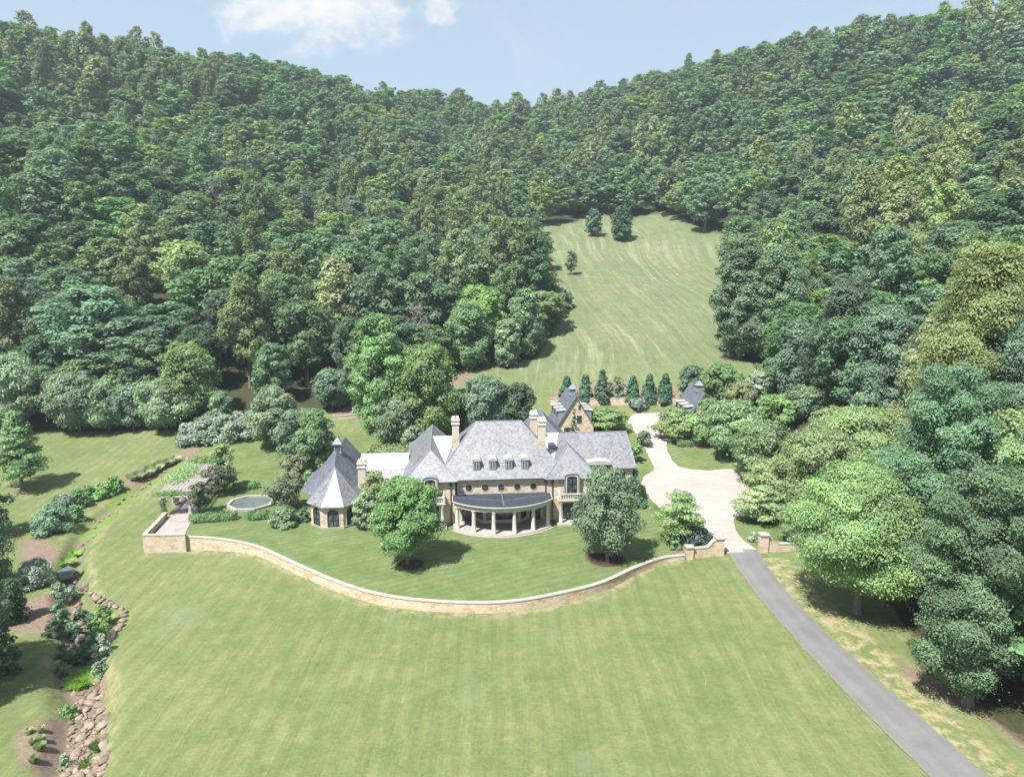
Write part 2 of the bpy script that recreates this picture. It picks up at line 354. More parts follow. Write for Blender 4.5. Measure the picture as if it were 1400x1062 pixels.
# mowing lines: along the lawn, across the terrace, sweeping over the meadow
w1 = b.n('ShaderNodeTexWave', {'Vector': coswirl(scalev(b, coswirl(co, 16, .012), (1, .02, 0)), .5, .1), 'Scale': .17, 'Distortion': .5, 'Detail': 2, 'Detail Scale': 2.5}, bands_direction='X').outputs['Fac']
rot = b.n('ShaderNodeMapping', {0: coswirl(co, 2.5, .05), 2: (0, 0, R(62))}).outputs[0]
w2 = b.n('ShaderNodeTexWave', {'Vector': rot, 'Scale': .27, 'Distortion': 1.6, 'Detail': 3}, bands_direction='X').outputs['Fac']
swv = coswirl(b.n('ShaderNodeMapping', {0: co, 1: (-60, -120, 0)}).outputs[0], 60, .006)
w3 = b.smooth(b.m('ADD', b.m('MULTIPLY', b.noise(scalev(b, swv, (.42, .022, 0)), 1.0, 5, .72), .65), b.m('MULTIPLY', b.noise(scalev(b, swv, (1.3, .05, 0)), 1.0, 4, .7), .35)), .36, .66)
def band(w, lo, hi): return b.n('ShaderNodeMapRange', {0: w, 1: 0, 2: 1, 3: lo, 4: hi}).outputs[0]
patchy = b.smooth(b.noise(co, .09, 3, .6), .4, .6)
g = b.mix(att('upper'), lawn, up); g = b.mix(att('meadow'), g, mdw)
st = b.m('ADD', b.m('MULTIPLY', b.m('SUBTRACT', w1, .5), b.m('MULTIPLY', b.m('SUBTRACT', 1, att('upper')), b.m('MULTIPLY', .19, b.smooth(mid, .3, .7)))), b.m('MULTIPLY', b.m('SUBTRACT', w2, .5), b.m('MULTIPLY', att('upper'), b.m('MULTIPLY', mid, .24))))
st = b.m('MULTIPLY', st, b.m('SUBTRACT', 1, att('meadow')))
st = b.m('ADD', st, b.m('MULTIPLY', b.m('SUBTRACT', w3, .5), b.m('MULTIPLY', att('meadow'), b.m('ADD', .15, b.m('MULTIPLY', patchy, .26)))))
k = b.m('ADD', b.m('ADD', 1, st), b.m('ADD', b.m('MULTIPLY', b.m('SUBTRACT', fin, .5), .55), b.m('MULTIPLY', b.m('SUBTRACT', tiny, .5), .5)))
kv = b.n('ShaderNodeCombineColor', {0: k, 1: k, 2: k}).outputs[0]
g = b.mix(1.0, g, kv, 'MULTIPLY')
g = b.mix(b.m('MULTIPLY', b.m('MULTIPLY', att('meadow'), b.smooth(w3, .45, .95)), b.m('MULTIPLY', b.smooth(b.noise(co, .030, 3, .6), .42, .62), .34)), g, (.28, .27, .17))
straw = b.m('MULTIPLY', b.smooth(b.noise(b.n('ShaderNodeMapping', {0: coswirl(co, 4, .1), 3: (1.6, .12, 1)}).outputs[0], 1.1, 5, .75), .60, .78), b.m('ADD', .35, b.m('MULTIPLY', att('meadow'), .3)))
g = b.mix(straw, g, (.36, .32, .20))
turf = b.noise(co, .95, 5, .75); strk = b.noise(scalev(b, coswirl(co, 5, .02), (3.6, .07, 1)), 1.0, 4, .75)
tv = b.m('ADD', 1, b.m('ADD', b.m('MULTIPLY', b.m('SUBTRACT', turf, .5), .55), b.m('MULTIPLY', b.m('SUBTRACT', strk, .5), b.m('SUBTRACT', .55, b.m('MULTIPLY', att('upper'), .4)))))
g = b.mix(1.0, g, b.n('ShaderNodeCombineColor', {0: b.m('MULTIPLY', tv, 1.0), 1: b.m('ADD', .12, b.m('MULTIPLY', tv, .88)), 2: tv}).outputs[0], 'MULTIPLY')
thatch = b.m('MULTIPLY', b.smooth(b.m('ADD', b.m('MULTIPLY', strk, .6), b.m('MULTIPLY', turf, .4)), .56, .70), b.m('MULTIPLY', b.smooth(big, .40, .62), .45))
g = b.mix(thatch, g, (.29, .27, .16))
clover = b.m('MULTIPLY', b.smooth(b.noise(co, .12, 4, .6), .58, .7), .35)
g = b.mix(clover, g, (.135, .19, .10))
g = b.mix(b.m('MULTIPLY', att('lush'), b.smooth(mid, .2, .5)), g, b.mix(fin, (.105, .165, .042), (.165, .20, .065)))
g = b.mix(b.m('MULTIPLY', att('dry'), b.smooth(b.noise(co, .8, 5, .7), .42, .62)), g, b.mix(fin, (.38, .30, .19), (.30, .25, .15)))
soil = b.ramp(b.m('ADD', b.m('MULTIPLY', tiny, .5), b.m('MULTIPLY', fin, .5)), [(.3, (.10, .07, .052)), (.55, (.20, .15, .115)), (.75, (.30, .245, .20))])
dark = b.ramp(fin, [(.3, (.035, .024, .018)), (.7, (.085, .06, .045))])
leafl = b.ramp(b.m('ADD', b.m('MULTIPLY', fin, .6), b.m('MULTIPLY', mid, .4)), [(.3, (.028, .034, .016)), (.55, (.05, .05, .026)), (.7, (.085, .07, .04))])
g = b.mix(b.smooth(b.m('ADD', att('bank'), b.m('MULTIPLY', b.m('SUBTRACT', mid, .5), 1.0)), .35, .75), g, soil)
g = b.mix(b.smooth(b.m('ADD', att('lush'), b.m('MULTIPLY', b.m('SUBTRACT', mid, .5), .8)), .5, .8), g, b.mix(fin, (.105, .165, .042), (.165, .20, .065)))
g = b.mix(att('mulch'), g, soil); g = b.mix(att('bark'), g, dark)
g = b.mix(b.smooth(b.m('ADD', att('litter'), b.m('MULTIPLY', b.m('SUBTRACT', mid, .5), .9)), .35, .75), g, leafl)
finish(b, g, .95, .12, b.m('ADD', fin, b.m('MULTIPLY', tiny, .6)), .5, .12)
M['ground'] = m
bark = np.zeros_like(GX)
for (px, py, rr) in ((562, 771, 1.75), (828, 764, 2.4)):
    c = at(px, py); bark = np.maximum(bark, 1 - sst(np.hypot(GX - c.x, GY - c.y), rr - .25, rr + .1))
gm = npmesh('ground', np.stack([GX, GY, GZ], -1).reshape(-1, 3), GF, [m], smooth=True,
    attrs={n: ('POINT', a.ravel()) for n, a in dict(litter=litter, mulch=mulch, meadow=meadow, upper=upper, bank=bank, dry=dry, lush=lush, bark=bark).items()})
tag(link('ground', gm), kind='structure')
# ------------------------------------------------------------------ asphalt road and gravel court (ribbons on the ground)
def ribbon(name, Lp, Rp, mat, lift, n=80, k=8, crown=0.0, edge=.10):
    Lw = smoothline(Lp, n); Rw = smoothline(Rp, n); t = np.linspace(0, 1, k + 1)
    g_ = np.random.default_rng(n)
    for E in (Lw, Rw):
        q = np.convolve(g_.normal(size=n + 8), np.ones(3) / 3, 'same')[4:-4] * edge; E += q[:, None] * np.array([.8, .5])
    X = Lw[:, None, 0] * (1 - t) + Rw[:, None, 0] * t; Y = Lw[:, None, 1] * (1 - t) + Rw[:, None, 1] * t
    Z = ht(X, Y) + lift + crown * (1 - (2 * t - 1) ** 2)
    i = np.arange(n * (k + 1)).reshape(n, k + 1)
    F = np.stack([i[:-1, :-1], i[:-1, 1:], i[1:, 1:], i[1:, :-1]], -1).reshape(-1, 4)[:, ::-1]
    return tag(link(name, npmesh(name, np.stack([X, Y, Z], -1).reshape(-1, 3), F, [mat], smooth=True, attrs={'across': ('POINT', np.tile(t, n))})), kind='structure')
m, b = newmat('asphalt'); co = objco(b); n1 = b.noise(co, .35, 5, .6); n2 = b.noise(co, 14, 3, .7)
c = b.ramp(b.m('ADD', b.m('MULTIPLY', n1, .6), b.m('MULTIPLY', n2, .4)), [(.3, (.122, .117, .116)), (.7, (.178, .172, .170))])
c = b.mix(b.m('MULTIPLY', b.smooth(b.noise(scalev(b, co, (1, .25, 1)), .9, 4, .7), .6, .75), .35), c, (.22, .21, .20))
ac = b.n('ShaderNodeAttribute', attribute_name='across').outputs['Fac']; whl = b.m('SUBTRACT', 1, b.smooth(b.m('ABSOLUTE', b.m('SUBTRACT', b.m('ABSOLUTE', b.m('SUBTRACT', ac, .5)), .22)), .02, .14))
c = b.mix(b.m('MULTIPLY', whl, .22), c, (.20, .193, .195)); edg = b.smooth(b.m('ADD', b.m('ABSOLUTE', b.m('SUBTRACT', ac, .5)), b.m('MULTIPLY', b.m('SUBTRACT', b.noise(co, 1.6, 4, .7), .5), .10)), .455, .495)
c = b.mix(edg, c, (.17, .17, .09)); c = b.mix(b.m('MULTIPLY', b.smooth(b.noise(co, .16, 3, .6), .55, .62), .3), c, (.105, .10, .106))
finish(b, c, .85, .3, n2, .3, .02); M['asphalt'] = m
m, b = newmat('pea_gravel'); co = objco(b); n1 = b.noise(co, .22, 5, .6); n2 = b.noise(co, 7, 4, .7)
c = b.ramp(b.m('ADD', b.m('MULTIPLY', n1, .55), b.m('MULTIPLY', n2, .45)), [(.3, (.275, .242, .216)), (.5, (.34, .307, .278)), (.7, (.40, .367, .337))])
trk = b.n('ShaderNodeTexWave', {'Vector': b.n('ShaderNodeMapping', {0: co, 1: (-26, -100, 0)}).outputs[0], 'Scale': .22, 'Distortion': 2.0, 'Detail': 3}, wave_type='RINGS').outputs['Fac']
c = b.mix(b.m('MULTIPLY', b.smooth(trk, .72, 1), .28), c, (.25, .222, .195))
finish(b, c, .95, .1, n2, .5, .03); M['gravel'] = m
GLz = lambda l: np.array([at(x, y)[:2] for x, y in l])
roadL = [(992, 752), (1028, 799), (1062, 847), (1100, 891), (1151, 947), (1192, 985), (1233, 1022), (1275, 1062), (1355, 1140), (1500, 1290)]
roadR = [(1036, 752), (1062, 792), (1096, 828), (1130, 867), (1178, 910), (1233, 959), (1284, 1003), (1352, 1062), (1440, 1138), (1605, 1290)]
def polyfit(P, deg=3):
    q = np.polyfit(P[:, 1], P[:, 0], deg); y = np.linspace(P[0, 1], P[-1, 1], 14); return np.stack([np.polyval(q, y), y], 1)
ribbon('road', polyfit(GLz(roadL)), polyfit(GLz(roadR)), M['asphalt'], .05, 220, 14, .05)
courtL = [(864, 580), (868, 592), (880, 612), (890, 630), (894, 642), (880, 652), (878, 664), (886, 676), (893, 686), (908, 697), (930, 705), (954, 712), (970, 728), (980, 742), (994, 756)]
courtR = [(944, 576), (930, 588), (912, 604), (915, 622), (930, 638), (960, 643), (1000, 642), (1018, 660), (1032, 676), (1050, 690), (1052, 700), (1010, 706), (1003, 716), (1015, 736), (1041, 756)]
ribbon('driveway', GLz(courtL), GLz(courtR), M['gravel'], .04, 200, 24, .06, .16)
ribbon('driveway', GLz([(858, 580), (860, 572), (868, 566)]), GLz([(944, 577), (936, 568), (905, 564)]), M['gravel'], .045, 12, 10)
# ------------------------------------------------------------------ stone walls
def stone_wall(name, line, ztop, thick, zbot, label, capover=.05, caph=.10, cat='wall', group=None):
    """line: n x 2 ; ztop / zbot arrays"""
    line = np.asarray(line); n = len(line); ztop = np.broadcast_to(ztop, n); zbot = np.broadcast_to(zbot, n)
    d = np.gradient(line, axis=0); d /= np.linalg.norm(d, axis=1)[:, None] + 1e-9; nrm = np.stack([-d[:, 1], d[:, 0]], 1)
    o = line.mean(0); root = empty(name, (o[0], o[1], float(zbot.min())), label=label, cat=cat, group=group)
    def sweep(h, za, zb):
        mb = MB(); v = []
        for i in range(n):
            for s, z in ((-h, za[i]), (h, za[i]), (h, zb[i]), (-h, zb[i])):
                p = line[i] + nrm[i] * s; v.append((p[0] - o[0], p[1] - o[1], z - zbot.min()))
        f = [(0, 1, 2, 3), (4*n-1, 4*n-2, 4*n-3, 4*n-4)]
        for i in range(n - 1):
            for k_ in range(4): f.append((4*i + k_, 4*i + 4 + k_, 4*i + 4 + (k_+1) % 4, 4*i + (k_+1) % 4))
        return mb.add(v, f)
    sweep(thick / 2, zbot, ztop - caph).build('wall_face', M['wallstone'], root)
    sweep(thick / 2 + capover, ztop - caph, ztop).build('coping', M['coping'], root)
    return root
wz = np.full(len(WALL), .34); low = ht(WALL[:, 0], WALL[:, 1]) - 1.6
stone_wall('retaining_wall', WALL, wz, .44, low, 'long curved fieldstone retaining wall with pale coping round the front lawn')
c0, c1 = TERR; tb = smoothline(np.vstack([[c1], [c0]]), 20)
stone_wall('terrace_wall', tb, .85, .5, -3.0, 'short high stone parapet wall at the front of the pergola terrace')
side = smoothline(np.vstack([[c0 + np.array([0, .25])], pts([(217, 712), (226, 702)], .6)]), 14)
stone_wall('terrace_wall', side, .82, .45, -3.0, 'low stone parapet wall running back along the left side of the pergola terrace')
ln = smoothline(pts([(268, 648), (280, 640), (293, 629)], .4), 14)
stone_wall('garden_wall', ln, .5, .5, -2.0, 'short stone garden wall behind the pergola beside the bright green tree')
ln = smoothline(pts([(322, 616), (340, 609), (364, 599)], .4), 16)
stone_wall('garden_wall', ln, .75, .5, -2.0, 'stone garden wall at the foot of the grey green hedge')
ln = smoothline(np.array([at(x, y)[:2] for x, y in ((455, 574), (485, 571), (520, 566))]), 16)
zz = ht(ln[:, 0], ln[:, 1]); stone_wall('garden_wall', ln, zz + .8, .5, zz - 1, 'low stone wall below the mulched bank behind the house')
ln = smoothline(np.array([at(x, y)[:2] for x, y in ((575, 566), (620, 567), (660, 566), (700, 560))]), 16)
zz = ht(ln[:, 0], ln[:, 1]); stone_wall('garden_wall', ln, zz + .9, .5, zz - 1, 'tan stone wall behind the main roof under the dark round trees')
ln = smoothline(np.array([at(x, y)[:2] for x, y in ((752, 553), (790, 554), (840, 553), (880, 553), (925, 552))]), 24)
zz = ht(ln[:, 0], ln[:, 1]); stone_wall('terrace_wall', ln, zz + 1.5, .6, zz - 1, 'tan stone terrace wall under the row of pointed evergreens')
ln = smoothline(np.array([at(x, y)[:2] for x, y in ((912, 603), (950, 600), (985, 600), (1012, 622), (1040, 650))]), 40)
zz = ht(ln[:, 0], ln[:, 1]); stone_wall('garden_wall', ln[:26], zz[:26] + .5, .4, zz[:26] - .6, 'low stone edging wall between the small lawn and the hedge by the drive')
# gate piers and their sweeping wing walls
def gate_pier(px, py, hgt, w_, label):
    p = Vector((*atz(px, py, 0), 0)); p.z = h1(p.x, p.y) - .35
    r = empty('gate_pier', p, R(4), label, 'gate pier', 'stone gate piers at the drive')
    MB().box(-w_/2, w_/2, -w_/2, w_/2, 0, hgt + .35).build('pier_shaft', M['wallstone'], r)
    mb = MB(); h = hgt + .35; mb.box(-w_/2 - .12, w_/2 + .12, -w_/2 - .12, w_/2 + .12, h, h + .16)
    e = w_/2 + .06; mb.add([(-e,-e,h+.16),(e,-e,h+.16),(e,e,h+.16),(-e,e,h+.16),(0,0,h+.34)], [(0,1,4),(1,2,4),(2,3,4),(3,0,4)]); mb.build('pier_cap', M['coping'], r); return p
pA = gate_pier(942, 760, 1.45, .85, 'shorter stone pier where the curved front wall ends')
pB = gate_pier(983, 756, 2.15, .95, 'tall stone gate pier on the left of the drive entrance')
pC = gate_pier(1043, 754, 2.25, .95, 'tall stone gate pier on the right of the drive entrance')
def swoop(p, q, za, zb, label):
    t = np.linspace(0, 1, 24); L = np.stack([p.x + (q.x - p.x) * t, p.y + (q.y - p.y) * t], 1)
    zz_ = np.where(t < .55, za, za + (zb - za) * sst(t, .55, .92) ** 1.4)
    return stone_wall('wing_wall', L, zz_, .5, ht(L[:, 0], L[:, 1]) - .6, label, cat='wall')
dv = (pB - pA).normalized(); swoop(pA + dv * .45, pB - dv * .5, 1.05, 1.85, 'stone wing wall sweeping up to the tall left gate pier')
pD = Vector((*atz(1090, 752, 0), 0)); dv = (pD - pC).normalized()
swoop(pD, pC + dv * .5, 1.05, 1.85, 'stone wing wall sweeping down from the right gate pier into the trees')
p = at(917, 598); r = empty('gate_pier', (p.x, p.y, p.z - .3), 0, 'broad low stone pier at the corner of the hedge beside the upper drive', 'gate pier')
MB().box(-.6, .6, -.5, .5, 0, 2.0).build('pier_shaft', M['wallstone'], r); MB().box(-.7, .7, -.6, .6, 2.0, 2.14).build('pier_cap', M['coping'], r)
# ------------------------------------------------------------------ the mansion
HROT = R(5)
H = empty('mansion', (-1.5, 95, 0), HROT, 'large tan stone mansion with steep grey slate roofs and a curved column portico', 'house')
def frame2(cx, cy, cz, ang):
    """maps (x along wall, z up, depth outward) of a wall facing -y turned by ang about z"""
    c, s = math.cos(ang), math.sin(ang)
    return lambda x, y, d: (cx + x * c + d * s, cy + x * s - d * c, cz + y)
def arch_outline(w_, h, rise, n=10, seg=True):
    P = [(-w_/2, 0), (w_/2, 0)]
    if rise <= 0: return P + [(w_/2, h), (-w_/2, h)]
    for i in range(n + 1):
        a = math.pi * i / n; P.append((w_/2 * math.cos(a), h - rise + rise * math.sin(a)))
    return P
def window(parent, cx, cy, cz, ang, w_, h, rise=0, nx=2, ny=3, fr=.09, surround=None, mat='frame', depth=.05, name='window'):
    T = frame2(cx, cy, cz, ang)
    o = arch_outline(w_, h, rise)
    if surround:
        o2 = [(x * (1 + 2 * surround / w_), (y if y < 1e-6 else y + surround * (1 if y > h - rise - .01 else 1))) for x, y in o]
        o2 = [(x, y - (.12 if y < 1e-6 else 0)) for x, y in o2]
        MB().ring(o2, o, 0, depth, T).build('window_surround', M['limestone'], parent)
    sx_ = (w_ - 2 * fr) / w_; inn = [(x * sx_, fr if y < 1e-6 else y - fr) for x, y in o]
    mb = MB().ring(o, inn, .005, depth + .03, T)
    bw = .035
    for i in range(1, nx):
        x = -w_/2 + w_ * i / nx; top = h - fr * .6 if rise <= 0 else h - rise + rise * math.sqrt(max(0, 1 - (2 * x / w_) ** 2)) - fr * .6
        wd = bw * (1.5 if nx % 2 == 0 and i == nx // 2 else .8); mb.prism([(x - wd, fr), (x + wd, fr), (x + wd, top), (x - wd, top)], .02, depth + .02, T)
    hh = h - rise
    for j in range(1, ny):
        y = hh * j / (ny - (0 if rise <= 0 else 1) if ny > 1 else 1)
        if y > h - .15: continue
        mb.prism([(-w_/2 + fr, y - bw * .7), (w_/2 - fr, y - bw * .7), (w_/2 - fr, y + bw * .7), (-w_/2 + fr, y + bw * .7)], .022, depth + .018, T)
    f = mb.build(name, M[mat], parent)
    MB().prism(inn, .008, .016, T).build('pane', M['glass'], f)
    return f
def roof(parent, ev, rd, mat='slate', th=.16, name='roof'):
    """ev: four eave corners (u,v,z) ccw from front-left ; rd: two ridge ends ; along 'v' or 'u' is found from order"""
    a, b_, c, d = [Vector(p) for p in ev]; p, q = [Vector(x) for x in rd]; dn = Vector((0, 0, -th))
    v = [a, b_, c, d, p, q, a + dn, b_ + dn, c + dn, d + dn]
    if abs(p.y - q.y) > abs(p.x - q.x): f = [(0, 1, 4), (1, 2, 5, 4), (2, 3, 5), (3, 0, 4, 5)]     # ridge runs back
    else: f = [(0, 1, 5, 4), (1, 2, 5), (2, 3, 4, 5), (3, 0, 4)]                                   # ridge runs across
    f += [(9, 8, 7, 6), (0, 6, 7, 1), (1, 7, 8, 2), (2, 8, 9, 3), (3, 9, 6, 0)]
    o = MB().add(v, f).build(name, M[mat], parent)
    mb = MB(); r_ = .07
    if (p - q).length > .5: mb.tube([p + Vector((0, 0, .02)), q + Vector((0, 0, .02))], r_, 6)
    for e, t in ((a, p), (b_, p if f[0] == (0, 1, 4) else q), (c, q), (d, q if f[0] == (0, 1, 4) else p)): mb.tube([e + Vector((0, 0, .02)), t + Vector((0, 0, .02))], r_, 6)
    mb.build('ridge_cap', M['lead'], o)
    gt = MB()
    for s, t in ((a, b_), (b_, c), (c, d), (d, a)):
        e = (t - s).normalized(); n_ = Vector((e.y, -e.x, 0)) * .06
        gt.tube([s + n_ + Vector((0, 0, -.06)), t + n_ + Vector((0, 0, -.06))], .075, 6)
    gt.build('gutter', M['lead'], o)
    return o
EV = 6.35
MB().box(-8.9, 8.9, .0, 12.6, -.6, EV - .15).build('wall', M['stone'], H)
MB().box(-13.1, -6.45, -.6, 18.4, -.6, EV - .2).build('wall', M['stone'], H)
MB().box(6.45, 13.1, -.62, 12.3, -.6, EV - .2).build('wall', M['stone'], H)
MB().box(13.1, 19.9, 4.9, 13.1, -.6, 5.86).build('wall', M['stone'], H)
MB().box(4.2, 12.2, 12.6, 24.8, -.6, 6.25).build('wall', M['stone'], H)
MB().box(-20.2, -13.1, 5.6, 14.6, -.6, 4.6).build('wall', M['stone'], H)
mb = MB()                                                    # limestone band under the eaves
for bx in ((-6.4, 6.4, -.07, -.004, EV - .42, EV - .17), (-13.2, -6.40, -.68, -.604, EV - .46, EV - .21), (6.40, 13.2, -.70, -.624, EV - .46, EV - .21), (13.2, 20.0, 4.82, 4.896, 5.5, 5.74)):
    MB().box(*bx).build('eaves_band', M['limestone'], H)
roof(H, [(-9.2, -.45, EV), (9.4, -.45, EV), (9.4, 13.05, EV), (-9.2, 13.05, EV)], [(-3.25, 6.3, 12.95), (3.35, 6.3, 12.95)])
roof(H, [(-13.5, -1.05, EV - .02), (-6.05, -1.05, EV - .02), (-6.05, 18.9, EV - .02), (-13.5, 18.9, EV - .02)], [(-9.8, 2.75, 9.85), (-9.8, 18.2, 9.85)])
roof(H, [(6.05, -1.07, EV - .02), (13.5, -1.07, EV - .02), (13.5, 12.7, EV - .02), (6.05, 12.7, EV - .02)], [(9.75, 2.7, 9.95), (9.75, 9.6, 9.95)])
roof(H, [(9.0, 4.45, 6.0), (20.3, 4.45, 6.0), (20.3, 13.4, 6.0), (9.0, 13.4, 6.0)], [(9.6, 8.9, 10.35), (19.75, 8.9, 10.35)])
roof(H, [(3.7, 11.0, 6.4), (12.7, 11.0, 6.4), (12.7, 25.2, 6.4), (3.7, 25.2, 6.4)], [(8.2, 13, 11.1), (8.2, 23.8, 11.1)], 'slate2')
# low pitched white link roofs between the hips, with a skylight
for u0, u1, v0, zt in ((-9.75, -3.6, 2.0, 9.75), (3.8, 9.7, 1.9, 9.9)):
    MB().add([(u0, v0, 7.9), (u1, v0, 7.9), (u1, 11, zt), (u0, 11, zt), (u0, 12.5, 8.2), (u1, 12.5, 8.2), (u0, v0, 6.4), (u1, v0, 6.4), (u0, 12.5, 6.4), (u1, 12.5, 6.4)],
             [(0, 1, 2, 3), (3, 2, 5, 4), (0, 6, 7, 1), (4, 5, 9, 8), (0, 3, 4, 8, 6), (1, 7, 9, 5, 2), (6, 8, 9, 7)]).build('link_roof', M['white'], H)
T = lambda x, y, z: (7.95 + x, 6.3 + y, 8.93 + y * .215 + z)
sk = MB().ring([(-.55, -.75), (.55, -.75), (.55, .75), (-.55, .75)], [(-.45, -.65), (.45, -.65), (.45, .65), (-.45, .65)], 0, .32, T).build('skylight', M['lead'], H)
MB().prism([(-.46, -.66), (.46, -.66), (.46, .66), (-.46, .66)], .2, .26, T).build('pane', M['glass'], sk)
# left link : steep lower slope, pale low upper slope
MB().add([(-20.4, 5.1, 4.75), (-13.3, 5.1, 4.75), (-13.3, 6.3, 6.25), (-20.4, 6.3, 6.25), (-20.4, 6.3, 4.6), (-13.3, 6.3, 4.6)], [(0, 1, 2, 3), (0, 4, 5, 1), (0, 3, 4), (1, 5, 2), (3, 2, 5, 4)]).build('roof', M['slate'], H)
MB().add([(-20.4, 6.304, 6.22), (-13.2, 6.304, 6.22), (-13.2, 11, 7.25), (-20.4, 11, 7.25), (-20.4, 15, 4.7), (-13.2, 15, 4.7), (-20.4, 6.304, 4.6), (-13.2, 6.304, 4.6)], [(0, 1, 2, 3), (3, 2, 5, 4), (0, 6, 7, 1), (0, 3, 4, 6), (1, 7, 5, 2), (6, 4, 5, 7)]).build('link_roof', M['white'], H)
# chimneys
def chimney(u, v, top, w_, base, stone_to, label=None):
    c = MB().box(u - w_/2, u + w_/2, v - w_/2, v + w_/2, base, stone_to).build('chimney', M['stone'], H)
    mb = MB(); q = w_/2 - .04; mb.box(u - q, u + q, v - q, v + q, stone_to, top - .9)
    mb.build('chimney_shaft', M['stucco'], c)
    mb = MB()
    for e, z0, z1 in ((.07, top - .9, top - .76), (.0, top - .76, top - .35), (.09, top - .35, top - .16), (.04, top - .16, top - .06)): mb.box(u - w_/2 - e, u + w_/2 + e, v - w_/2 - e, v + w_/2 + e, z0, z1)
    mb.build('chimney_cap', M['limestone'], c)
    f = MB()
    for s in (-.26, .26): f.box(u + s - .2, u + s + .2, v - .42, v + .42, top - .06, top + .2)
    f.build('chimney_flue', M['limestone'], c)
chimney(-6.2, 4.6, 13.95, 1.06, 7, 11.0); chimney(6.1, 3.6, 13.8, 1.06, 7, 10.6); chimney(5.5, 8.6, 13.7, 1.06, 7, 11.6)
chimney(-19.6, 4.55, 7.9, 1.15, -.5, 4.6)
# oculus windows
for u in (-4.5, -2.25, 0, 2.25, 4.5):
    T = frame2(u, -.002, 4.95, 0); n = 20
    cir = lambda r: [(r * math.cos(6.2832 * i / n), r * math.sin(6.2832 * i / n)) for i in range(n)]
    MB().ring(cir(.60), cir(.45), 0, .05, T).build('window_surround', M['stone'], H)
    mb = MB().ring(cir(.45), cir(.38), .004, .07, T)
    for a in (0, 1):
        p = [(-.38, -.02), (.38, -.02), (.38, .02), (-.38, .02)]; mb.prism([(y, x) for x, y in p][::-1] if a else p, .02, .055, T)
    o = mb.build('oculus_window', M['frame'], H); MB().prism(cir(.385), .008, .018, T).build('pane', M['glass'], o)
# dormers on the main roof
for u in (-3.4, -1.15, 1.1, 3.35):
    v0, zb = .5, 7.2; wd, hh = 1.0, 1.5
    d = MB().box(u - wd/2, u + wd/2, v0, v0 + 1.9, zb, zb + hh).build('dormer', M['lead'], H)
    out = arch_outline(wd + .24, .42, .26)
    mb = MB().prism(out, -.12, 2.2, lambda x, y, z: (u + x, v0 + z, zb + hh - .08 + y)); mb.build('dormer_roof', M['white'], d)
    window(d, u, v0 - .002, zb + .22, 0, .72, 1.0, 0, 2, 3, .06, None, 'whiteframe', .03)
# downpipes
for u, v in ((-6.2, -.12), (6.2, -.12), (-7.0, -.75), (7.1, -.75)):
    mb = MB(); mb.tube([(u, v, EV - .2), (u, v, 4.2 if abs(u) < 6.5 else .1)], .07, 8); mb.box(u - .17, u + .17, v - .12, v + .1, EV - .75, EV - .42)
    mb.build('downpipe', M['iron'], H)
# arched eaves dormer windows, balconies on columns, french doors below
for u, fv in ((-9.8, -.6), (9.75, -.62)):
    d = MB().prism(arch_outline(1.9, 3.0, .35), 0, 2.2, lambda x, y, z: (u + x, fv - .56 + z, 3.98 + y)).build('window_bay', M['stone'], H)
    MB().ring(arch_outline(2.1, 3.12, .4), arch_outline(1.92, 3.02, .36), -.16, 2.4, lambda x, y, z: (u + x, fv - .56 + z, 3.97 + y)).build('arched_hood', M['lead'], d)
    window(d, u, fv - .565, 3.9, 0, 1.4, 2.75, .22, 2, 4, .09, .14)
    bal = MB().box(u - 1.95, u + 1.95, fv - 1.75, fv, 3.28, 3.62).box(u - 2.05, u + 2.05, fv - 1.85, fv, 3.5, 3.62).build('balcony', M['limestone'], H)
    rl = MB()
    for (x0, x1, y0, y1) in ((u - 1.9, u + 1.9, fv - 1.74, fv - 1.56), (u - 1.9, u - 1.72, fv - 1.56, fv), (u + 1.72, u + 1.9, fv - 1.56, fv)):
        rl.box(x0, x1, y0, y1, 4.36, 4.5); rl.box(x0, x1, y0, y1, 3.622, 3.72)
    for x in (-1.81, 1.81): rl.box(u + x - .14, u + x + .14, fv - 1.79, fv - 1.51, 3.62, 4.6)
    rl.build('balcony_rail', M['limestone'], bal)
    bb = MB()
    for i in range(14):
        x = u - 1.58 + i * .243; bb.lathe(x, fv - 1.65, [(.05, 3.72), (.085, 3.9), (.045, 4.12), (.065, 4.36)], 8)
    for s in (-1.81, 1.81):
        for i in range(5): bb.lathe(u + s, fv - 1.32 + i * .27, [(.05, 3.72), (.085, 3.9), (.045, 4.12), (.065, 4.36)], 8)
    bb.build('baluster', M['limestone'], bal)
    for s in (-1.65, 1.65):
        MB().lathe(u + s, fv - 1.45, [(.30, .25), (.30, .35), (.24, .42), (.235, 1.4), (.20, 3.0), (.27, 3.1), (.29, 3.28)], 16).build('column', M['limestone'], H, True)
    window(H, u, fv - .004, .3, 0, 2.3, 2.7, 0, 4, 3, .1, .16)
    MB().box(u - 2.2, u + 2.2, fv - 2.1, fv + .01, -.3, .25).build('porch_floor', M['coping'], H)
